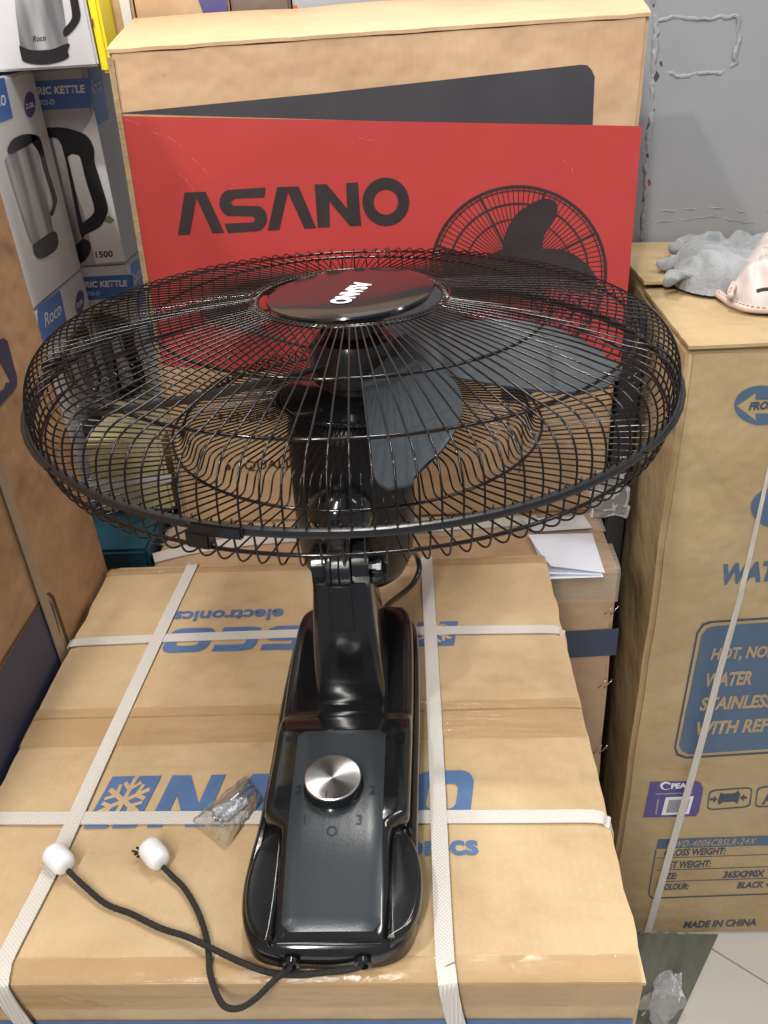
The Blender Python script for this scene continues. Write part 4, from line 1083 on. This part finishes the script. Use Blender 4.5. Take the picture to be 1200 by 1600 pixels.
print_poly('sticker_line', [[(1024, 1241), (1082, 1239), (1082, 1237), (1024, 1239)]], 1, DY, M['grey_ink'], dc, lift=3)
print_poly('sticker_line', [[(1023, 1272), (1026, 1272), (1030, 1248), (1027, 1248)]], 1, DY, M['grey_ink'], dc, lift=3)
# handling symbols
def skewrect(x0, y0, x1, y1, sk=5, lean=-4, r=5):
    pts = rrect(0, 0, 1, 1, .16, 4)
    return [(x0 + (x1-x0)*a + lean*b, y0 + (y1-y0)*b - sk*a) for a, b in pts]
print_poly('symbol_frame', [skewrect(1108, 1234, 1176, 1266), skewrect(1110, 1236, 1174, 1264)], 1, DY, M['slate_dark'], dc, lift=2)
print_poly('symbol_box', [[(1124, 1257), (1121, 1252), (1126, 1238), (1131, 1240), (1148, 1239), (1153, 1235), (1157, 1240), (1152, 1256), (1147, 1252), (1129, 1253)]], 1, DY, M['slate_dark'], dc, lift=2)
print_poly('symbol_arrow', [[(1109, 1247), (1115, 1247), (1115, 1243), (1121, 1248), (1114, 1254), (1114, 1250), (1109, 1250)]], 1, DY, M['slate_dark'], dc, lift=2)
print_poly('symbol_arrow', [[(1167, 1244), (1163, 1244), (1163, 1240), (1156, 1246), (1162, 1252), (1162, 1248), (1167, 1248)]], 1, DY, M['slate_dark'], dc, lift=2)
print_poly('symbol_frame', [skewrect(1183, 1229, 1250, 1262), skewrect(1185, 1231, 1248, 1260)], 1, DY, M['slate_dark'], dc, lift=2)
print_text('symbol_letter', 'A', [(1190, 1257), (1206, 1256), (1211, 1236), (1195, 1237)], 1, DY, M['slate_dark'], dc, bold=.03, lift=2)
# rating table
print_poly('table_band', [[(1025, 1326), (1240, 1319), (1243, 1304), (1028, 1311)]], 1, DY, M['slate_ink'], dc, lift=2)
print_text('table_code', 'HWD-4006CBSLR-24X', [(1041, 1324), (1180, 1318), (1183, 1308), (1044, 1313)], 1, DY, M['tan_ink'], dc, bold=.02, shear=.2, spacing=1.15, lift=3)
for y0 in (1341, 1360, 1378): print_poly('table_rule', [[(1026, y0), (1240, y0-7), (1240, y0-8), (1026, y0-1)]], 1, DY, M['slate_dark'], dc, lift=2)
print_poly('table_frame', [[(1024, 1327), (1013, 1391), (1013, 1399), (1019, 1404), (1240, 1396), (1240, 1394), (1020, 1402), (1015, 1398), (1015, 1391), (1026, 1327)]], 1, DY, M['slate_dark'], dc, lift=2)
for s, x0, x1, yb, yt in (('GROSS WEIGHT:', 1037, 1133, 1338, 1327), ('NET WEIGHT:', 1034, 1110, 1357, 1346), ('SIZE:', 1030, 1057, 1374, 1364), ('365X390X', 1129, 1194, 1372, 1361), ('COLOUR:', 1029, 1075, 1391, 1381), ('BLACK +', 1151, 1203, 1388, 1378), ('MADE IN CHINA', 1067, 1181, 1450, 1439)):
    sk = -(x1-x0)*.035
    print_text('table_text', s, [(x0, yb), (x1, yb+sk), (x1+2, yt+sk), (x0+2, yt)], 1, DY, M['slate_dark'], dc, bold=.035, shear=.15, lift=2)
# loose slanting strap in front of the face
sp = [(1225, 640, .035), (1200, 742, .03), (1176, 850, .025), (1152, 950, .02), (1125, 1047, .016), (1100, 1145, .012), (1072, 1245, .009), (1042, 1350, .006), (1012, 1457, .003)]
spts = catmull([P(x, y, 1, DY-d) for x, y, d in sp], 6)
def sside(i):
    t = i/(len(spts)-1); a = 1.25*(1-t)**1.4 - .1
    return Vector((math.cos(a), -math.sin(a), .15))
ribbon('strap', spts, sside, lambda i: .0028 + .0088*(i/(len(spts)-1))**1.1, .0008, M['strap'], dc)

# ================================================================== LEFT CARTON
LX = -.2395
lf = thing('carton', 'very tall brown carton at the left edge with blue print and a strap', 'box', (-.5, .15, FZ))
box('carton_body', LX-.5, LX, -.16, .455, FZ, .66, M['card_left'], lf, bevel=.005, seg=3)
print_poly('blue_panel', [[(-40, 1112), (62, 946), (70, 938), (76, 938), (82, 945), (130, 1130), (90, 1500), (-40, 1500)]], 0, LX, M['navy_ink'], lf, lift=2)
print_poly('panel_border', [[(-40, 1100), (66, 930), (76, 925), (84, 932), (150, 1130), (148, 1130), (81, 936), (75, 929), (68, 933), (-40, 1106)]], 0, LX, M['brown_ink'], lf, lift=2)
print_poly('logo_block', [[(-60, 560), (-40, 545), (5, 528), (11, 533), (26, 590), (26, 602), (20, 612), (0, 634), (-60, 690)], [(-14, 590), (-2, 562), (15, 594), (14, 598), (8, 598), (5, 608), (-2, 612), (-14, 618)]], 0, LX, M['navy_ink'], lf, lift=2)
ribbon('strap', catmull([P(-25, 655, 0, LX+.002), P(0, 735, 0, LX+.002), P(45, 868, 0, LX+.002), P(100, 1030, 0, LX+.002), P(118, 1085, 0, LX+.002), P(175, 1260, 0, LX+.002)], 5), (0, 1, 0), .013, .0009, M['strap_dull'], lf)

# ================================================================== KETTLE CARTONS
KYf = .80; KXr = -.269; KXl = -.3234; KZa, KZb = .230, .459; KH = .229
def smo(pts):
    q = catmull([(x/3, y/3, 0) for x, y in pts]+[(pts[0][0]/3, pts[0][1]/3, 0)], 4)[:-1]
    return [(p.x, p.y) for p in q]
def kettle_front(parent, dz):
    sh = Vector((0, 0, dz)); w = M
    def pp_(name, loops, mm, lift=1.0): return print_poly(name, loops, 1, KYf, M[mm], parent, lift=lift, shift=sh)
    pp_('picture_backdrop', [[(140, 190), (147, 172), (196, 408), (150, 412), (130, 330), (100, 250)]], 'white_ink', 1)
    pp_('blue_band', [[(40, 128), (134, 122), (143, 123), (144, 168), (50, 173)]], 'brightblue', 2)
    c1 = lambda pts: [(x/3, y/3) for x, y in pts]
    body = c1([(215, 650), (290, 655), (330, 800), (390, 1110), (345, 1150), (270, 1150), (180, 700)])
    pp_('kettle_body', [body], 'steelprint', 3)
    pp_('kettle_handle', [smo([(210, 600), (300, 598), (400, 630), (440, 690), (445, 760), (472, 850), (504, 960), (500, 1010), (470, 1062), (405, 1095), (375, 1085), (290, 680), (215, 650)]),
                          smo([(318, 735), (335, 722), (358, 724), (378, 742), (405, 850), (440, 960), (438, 1000), (405, 1030), (385, 1030), (350, 870)])], 'black_card_ink', 4)
    pp_('kettle_base', [smo([(250, 1150), (345, 1150), (392, 1118), (424, 1140), (420, 1190), (375, 1235), (280, 1235)])], 'black_card_ink', 4)
    pp_('leaf_mark', [c1([(480, 1035), (510, 1010), (540, 1030), (520, 1048)])], 'green_ink', 2)
    me = text_mesh('ELECTRIC KETTLE', 1, .04, 0); qd = [P(x, y, 1, KYf)+sh for x, y in ((20, 150), (133, 145), (132, 132), (19, 138))]
    link('title', fit_quad(me, qd, OFF[1]*3), M['white_ink'], parent)
    me = text_mesh('792S-D', 1, .01, 0); qd = [P(x, y, 1, KYf)+sh for x, y in ((58, 164), (86, 163), (85, 155), (57, 156))]
    link('model_code', fit_quad(me, qd, OFF[1]*3), M['white_ink'], parent)
    me = text_mesh('1500', 1, .02, 0); qd = [P(x, y, 1, KYf)+sh for x, y in ((150, 403), (177, 401), (176, 391), (149, 393))]
    link('wattage', fit_quad(me, qd, OFF[1]*3), M['black_card_ink'], parent)
def kettle_left(parent, dz):
    sh = Vector((0, 0, dz)); c1 = lambda pts: [(x/3, y/3) for x, y in pts]
    def pp_(name, loops, mm, lift=1.0): return print_poly(name, loops, 0, KXl, M[mm], parent, lift=lift, shift=sh)
    pp_('kettle_body', [c1([(20, 750), (45, 715), (145, 668), (175, 720), (215, 900), (248, 1085), (165, 1148), (140, 1130), (75, 930)])], 'steelprint', 2)
    pp_('kettle_lid', [smo([(32, 700), (50, 660), (90, 635), (145, 628), (170, 650), (145, 672), (60, 718), (38, 720)])], 'black_card_ink', 3)
    pp_('kettle_handle', [smo([(140, 630), (180, 640), (200, 700), (225, 800), (262, 920), (262, 960), (245, 1010), (232, 1000), (246, 940), (205, 800), (180, 715), (150, 670)])], 'black_card_ink', 3)
    pp_('kettle_base', [smo([(150, 1150), (245, 1085), (270, 1120), (260, 1170), (200, 1210), (165, 1200)])], 'black_card_ink', 3)
    pp_('volume_badge', [c1(arcp(139, 490, 26, 62, 0, 350, 20))], 'violet', 2)
    me = text_mesh('2.0L', 1, .03, 0); qd = [P(x/3, y/3, 0, KXl)+sh for x, y in ((118, 512), (160, 500), (158, 475), (116, 487))]
    link('volume_text', fit_quad(me, qd, OFF[0]*3), M['white_ink'], parent)
def brand_left(parent, dz):
    sh = Vector((0, 0, dz))
    print_poly('brand_block', [[(58, 480), (93, 453), (104, 503), (75, 532), (60, 540)]], 0, KXl, M['brightblue'], parent, lift=2, shift=sh)
    me = text_mesh('Roco', 1, .01, .25); qd = [P(x, y, 0, KXl)+sh for x, y in ((70, 512), (96, 490), (92, 470), (66, 492))]
    link('brand_word', fit_quad(me, qd, OFF[0]*3), M['white_ink'], parent)
def kettle_box(name, x0, x1, y0, y1, z0, z1, label, mt='white_card'):
    t = thing(name, label, 'box', ((x0+x1)/2, (y0+y1)/2, z0), 'kettle cartons stacked behind')
    box('carton_body', x0, x1, y0, y1, z0+.0008, z1-.0008, M[mt], t, bevel=.0022, seg=2, cuts=6, jit=.0012, jmask=(0, 0, 1))
    return t
k1 = kettle_box('kettle_carton', -.47, KXr, KYf, 1.03, KZa, KZb, 'kettle carton front-on, directly above another, partly hidden by red carton', 'grey_card'); kettle_front(k1, 0)
k2 = kettle_box('kettle_carton', -.47, KXr, KYf, 1.03, KZa-KH, KZa, 'kettle carton with white blue-banded title seen just above the fan cage'); kettle_front(k2, -KH)
for t, dz in ((k1, 0), (k2, -KH)):
    sh = Vector((0, 0, dz))
    print_poly('side_band', [[(138, 108), (157, 104), (170, 185), (150, 198)]], 0, KXr, M['brightblue'], t, lift=1.5, shift=sh)
    me = text_mesh('Roco', 1, .01, .25); qd = [P(x, y, 0, KXr)+sh for x, y in ((142, 150), (158, 140), (155, 120), (139, 126))]
    link('brand_word', fit_quad(me, qd, OFF[0]*3), M['white_ink'], t)
k3 = kettle_box('kettle_carton', -.52, KXl, .56, .79, KZa, KZb, 'left kettle carton turned sideways below the topmost one, showing a steel kettle'); kettle_left(k3, 0); brand_left(k3, KH)
k4 = kettle_box('kettle_carton', -.52, KXl, .56, .79, KZa-KH, KZa, 'sideways kettle carton with blue brand block, beside the brown carton'); kettle_left(k4, -KH); brand_left(k4, 0)
k5 = kettle_box('kettle_carton', -.47, KXr, KYf, 1.03, KZa-2*KH, KZa-KH, 'lowest visible kettle carton, seen through the fan cage'); kettle_front(k5, -2*KH)
k6 = kettle_box('kettle_carton', -.52, KXl, .56, .79, KZa-2*KH, KZa-KH, 'lowest sideways kettle carton behind the brown carton'); kettle_left(k6, -2*KH)
# topmost carton
TY = .72; tk = kettle_box('kettle_carton', -.46, -.2235, TY, .98, .4615, .78, 'topmost kettle carton at the upper left corner with a large steel kettle', 'white_card')
def tp(name, loops, mm, lift=1): return print_poly(name, loops, 1, TY, M[mm], tk, lift=lift)
c1 = lambda pts: [(x/3, y/3) for x, y in pts]
tp('kettle_body', [c1([(55, -200), (260, -200), (300, 60), (320, 205), (240, 232), (150, 235), (95, 215), (75, 60)])], 'steelprint', 2)
tp('kettle_base', [smo([(90, 212), (150, 235), (235, 233), (322, 203), (318, 240), (322, 268), (270, 292), (190, 303), (115, 290), (100, 262)])], 'black_card_ink', 3)
tp('kettle_handle', [smo([(255, -150), (330, -150), (372, 30), (375, 90), (345, 140), (305, 172), (298, 140), (330, 100), (338, 60), (312, -60), (262, -80)])], 'black_card_ink', 3)
print_text('brand_word', 'Roco', [(52, 66), (73, 63), (71, 54), (51, 56)], 1, TY, M['black_card_ink'], tk, bold=.01, shear=.25, lift=3)

# ================================================================== THINGS LOW AT LEFT, SEEN THROUGH THE CAGE
ylw = thing('cream_carton', 'cream board carton with a pale band seen through the left of the cage', 'box', (-.26, .64, -.12))
cx0 = P(143, 745, 1, .60).x; cx1 = P(262, 745, 1, .60).x
zt_ = P(200, 688, 1, .60).z; zb_ = P(200, 800, 1, .60).z
box('carton_body', cx0, cx1, .60, .72, zb_, zt_, M['cream'], ylw, bevel=.004, seg=2)
print_poly('pale_band', [[(138, 752), (268, 740), (268, 752), (140, 766)]], 1, .60, M['white_card'], ylw, lift=2)
tb = thing('teal_carton', 'dark teal carton low behind the strapped carton at left', 'box', (-.25, .60, FZ))
tz = zb_-.001
box('carton_body', -.315, -.217, .515, .735, FZ, tz, M['teal'], tb, bevel=.004, seg=2)

# ================================================================== FAR BOXES ABOVE THE RED CARTON
def farbox(name, label, x0, x1, y, ytop, z0, z1, mm, prints=()):
    t = thing(name, label, 'box', ((x0+x1)/2, y+.1, z0))
    box('carton_body', x0, x1, y, y+.19, z0, z1, M[mm], t, bevel=.003)
    return t
X = lambda px, yy=20, Y=1.08: P(px, yy, 1, Y).x
shz = .455
sh_ = box('shelf', -.221, .292, .757, .99, shz-.03, shz, M['dark'], bevel=.002); tag(sh_, 'dark shelf board behind the red carton holding far cartons', 'shelf')
for sx in (-.219, .268):
    box('shelf_leg', sx, sx+.02, .76, .78, FZ, shz-.031, M['dark'], sh_, bevel=.002)
    box('shelf_leg', sx, sx+.02, .965, .985, FZ, shz-.031, M['dark'], sh_, bevel=.002)
def fb(px0, px1, label, mm, name='carton', dy=0, cat='box', h=.34):
    Y = .765+dy; return farbox(name, label, P(px0, 20, 1, Y).x, P(px1, 20, 1, Y).x-.002, Y, 0, shz, shz+h, mm)
f1 = farbox('yellow_carton', 'narrow yellow carton between topmost kettle carton and the tan cartons', -.2222, P(156, 20, 1, .722).x, .722, 0, shz, shz+.34, 'yellow')
print_poly('red_mark', [[(141, 28), (146, 30), (147, 40), (143, 38)]], 1, .722, M['chip_red'], f1, lift=2)
f2 = fb(150, 212, 'tan carton with a white strip, just right of the yellow one', 'card_fan')
print_poly('white_strip', [[(180, -30), (197, -30), (208, 40), (196, 50)]], 1, .765, M['white_ink'], f2, lift=2)
f3 = fb(212, 362, 'tan carton with a violet flash, behind the red carton top', 'card_fan')
print_poly('violet_flash', [[(300, -25), (352, -25), (358, 40), (325, 40)]], 1, .765, M['violet'], f3, lift=2)
f4 = fb(362, 458, 'dark grey carton between tan and white cartons', 'card_dark')
f5 = fb(458, 640, 'white and grey carton with an orange corner at the top edge', 'grey_card')
print_poly('orange_corner', [[(458, 8), (464, 8), (464, 30), (458, 30)]], 1, .765, M['orange'], f5, lift=2)
f6 = fb(640, 880, 'grey carton with plain face above the black wedge of the red carton', 'grey_card')

# dark slab added to darken the gap between the two cartons
gb = box('dark_gap_filler', .3290, .3520, .585, .80, FZ, .204, M['gap'], bevel=.002)
tag(gb, 'dark slab added to darken the gap between the red carton and the dispenser carton', 'slab')
# ================================================================== GLOVES
def heightblob(name, outline, hmax, material, parent=None, seed=0, base=DZ+.002, fold=.35, cell=.0016, flatten=.5):
    pts = [Vector((p.x, p.y, 0)) for p in catmull(list(outline)+[outline[0]], 5)[:-1]]
    xs = [p.x for p in pts]; ys = [p.y for p in pts]; x0, x1, y0, y1 = min(xs), max(xs), min(ys), max(ys)
    def inside_dist(x, y):
        ins = False; dm = 9
        n = len(pts)
        for i in range(n):
            a, b = pts[i], pts[(i+1) % n]
            if (a.y > y) != (b.y > y) and x < (b.x-a.x)*(y-a.y)/(b.y-a.y)+a.x: ins = not ins
            ab = b-a; t = max(0, min(1, ((x-a.x)*ab.x+(y-a.y)*ab.y)/max(ab.length_squared, 1e-12)))
            dm = min(dm, math.hypot(x-a.x-ab.x*t, y-a.y-ab.y*t))
        return dm if ins else -dm
    nx, ny = int((x1-x0)/cell)+1, int((y1-y0)/cell)+1
    bm = bmesh.new(); g = {}
    for j in range(ny+1):
        for i in range(nx+1):
            x = x0+(x1-x0)*i/nx; y = y0+(y1-y0)*j/ny; d = inside_dist(x, y)
            if d < -cell*1.5: continue
            e = max(0, min(1, d/(hmax*.9)))
            dome = math.sqrt(max(0, 1-(1-e)**2))
            q_ = Vector((x*22+seed, y*22, seed)); w1 = noise.noise(q_ + noise.noise_vector(q_*.8)*1.2)
            ridge = .5+.5*math.cos(w1*7)
            w2 = noise.noise(Vector((x*60, y*60, seed+4)))
            r2_ = .5+.5*math.sin(9*noise.noise(Vector((x*20+seed*3, y*12, seed*2.0))))
            h = hmax*dome*(.20*max(0, r2_) + flatten + (1-flatten)*max(0, .5+.9*noise.noise(Vector((x*11, y*11, seed+9)))) + fold*(ridge-.5) + .06*w2)
            g[i, j] = bm.verts.new((x, y, base + max(0, h)))
    for (i, j) in list(g):
        q4 = [g.get((i, j)), g.get((i+1, j)), g.get((i+1, j+1)), g.get((i, j+1))]
        if all(q4): bm.faces.new(q4)
    o = frombm(name, bm, material, parent, True)
    return o
gz = DZ+.006
gl = thing('work_glove', 'crumpled grey suede work glove on top of the dispenser carton', 'glove', tuple(P(1110, 430, 2, gz)))
G = lambda x, y: P(x, y, 2, gz)
heightblob('palm', [G(1052, 412), G(1048, 432), G(1060, 446), G(1090, 456), G(1130, 460), (G(1165, 455)), G(1200, 440), G(1235, 430), G(1240, 385), G(1200, 384), G(1150, 388), G(1100, 392), G(1070, 398)], .036, M['cloth'], gl, 3, base=DZ+.004, fold=.30)
for (pts, r) in (([(1100, 408), (1075, 402), (1052, 404), (1040, 412)], .011), ([(1105, 425), (1080, 424), (1058, 428), (1050, 436)], .012), ([(1130, 400), (1100, 388), (1070, 384), (1046, 386)], .012), ([(1170, 392), (1130, 378), (1090, 374), (1052, 376)], .012)):
    cp = catmull([P(x, y, 2, gz+.016) for x, y in pts], 6)
    bm = bmesh.new(); tube_into(bm, cp, lambda t, r=r: r*(1-.15*t)*(1 if t < .9 else math.sqrt(max(.05, 1-((t-.9)/.1)**2*.8))), 16)
    zc_ = sum(v.co.z for v in bm.verts)/len(bm.verts)
    for v in bm.verts:
        v.co.z = zc_-.004 + (v.co.z-zc_)*.62
        v.co += noise.noise_vector(v.co*38)*.007 + noise.noise_vector(v.co*95)*.0028; v.co.z = max(v.co.z, DZ+.004)
    frombm('finger', bm, M['cloth'], gl, True)
gl2 = thing('work_glove', 'beige leather work glove with stitched cuff next to the grey one', 'glove', tuple(P(1190, 465, 2, gz)))
heightblob('palm', [G(1138, 462), G(1150, 432), G(1164, 410), G(1186, 394), G(1240, 380), G(1290, 420), G(1270, 478), G(1200, 484), G(1165, 478)], .040, M['liner'], gl2, 8, base=DZ+.003, fold=.35)
def stitched(pts, r, name='piping'):
    cp = catmull(pts, 8); bm = bmesh.new(); tube_into(bm, cp, r, 12)
    for v in bm.verts: v.co += noise.noise_vector(v.co*40)*.0025; v.co.z = max(v.co.z, DZ+.003)
    o = frombm(name, bm, M['cuff'], gl2, True)
    for k in range(1, len(cp)-2, 2):
        a, b = cp[k], cp[k]+(cp[k+1]-cp[k])*1.1; up_ = Vector((-.35, -.55, .75)).normalized()*(r*1.02)
        tube('stitch', [a+up_*.96, (a+b)/2+up_*1.08, b+up_*.96], .0008, M['stitch'], o, n=5)
stitched([P(x, y, 2, DZ+.017) for x, y in ((1140, 462), (1147, 440), (1155, 420), (1168, 404), (1187, 390), (1215, 376))], .0036)
stitched([P(x, y, 2, DZ+.007) for x, y in ((1122, 458), (1132, 466), (1148, 474), (1170, 481), (1205, 485), (1240, 485))], .0036)
ribbon('slit', catmull([P(1182, 455, 2, DZ+.036), P(1195, 452, 2, DZ+.038), P(1212, 452, 2, DZ+.038)], 4), (0, 1, 0), .0025, .003, M['charcoal_ink'], gl2)

# ================================================================== FLOOR FILM
ff = []
bm = bmesh.new()
o4 = [P(940, 1462, 2, FZ), P(1122, 1462, 2, FZ), P(1040, 1640, 2, FZ), P(900, 1640, 2, FZ)]
n = 30; g = []
for j in range(n+1):
    row = []
    for i in range(n+1):
        a, b = i/n, j/n; p = o4[0]*(1-a)*(1-b)+o4[1]*a*(1-b)+o4[2]*a*b+o4[3]*(1-a)*b
        p.z = FZ+.004+.010*abs(noise.noise(Vector((a*9, b*1.6, 3))))*min(1, (1-a)*6); row.append(bm.verts.new(p))
    g.append(row)
for j in range(n):
    for i in range(n): bm.faces.new((g[j][i], g[j+1][i], g[j+1][i+1], g[j][i+1]))
bmesh.ops.recalc_face_normals(bm, faces=bm.faces)
tag(frombm('plastic_film', bm, M['film'], None, True), 'grey-green plastic film spread on the floor tiles at lower right', 'plastic film')
bm = bmesh.new()
for a0, r1_, r2_ in ((0, 1, .0), (1, .6, .3)):
    cp = [P(1012, 1575, 2, FZ+.03), P(1022, 1545, 2, FZ+.04), P(1045, 1537, 2, FZ+.05), P(1062, 1542, 2, FZ+.045), P(1055, 1560, 2, FZ+.035), P(1030, 1580, 2, FZ+.03), P(1035, 1605, 2, FZ+.02), P(1055, 1625, 2, FZ+.015)]
    cp = catmull(cp, 6); vsr = []
    for i, p in enumerate(cp):
        w = .015*(1+.3*noise.noise(Vector((i*.2, a0, 0)))); s_ = Vector((math.cos(i*.07+a0*.8), math.sin(i*.07+a0*.8), .5)).normalized()
        vsr.append([bm.verts.new(p + s_*w*t + noise.noise_vector((p+s_*t*.3)*30)*.004) for t in (-1, -.5, 0, .5, 1)])
    for u_, v_ in zip(vsr[:-1], vsr[1:]):
        for k in range(4): bm.faces.new((u_[k], u_[k+1], v_[k+1], v_[k]))
tag(frombm('plastic_bag', bm, M['clear2'], None, True), 'crumpled clear plastic bag on the floor beside the strapped carton', 'plastic bag')
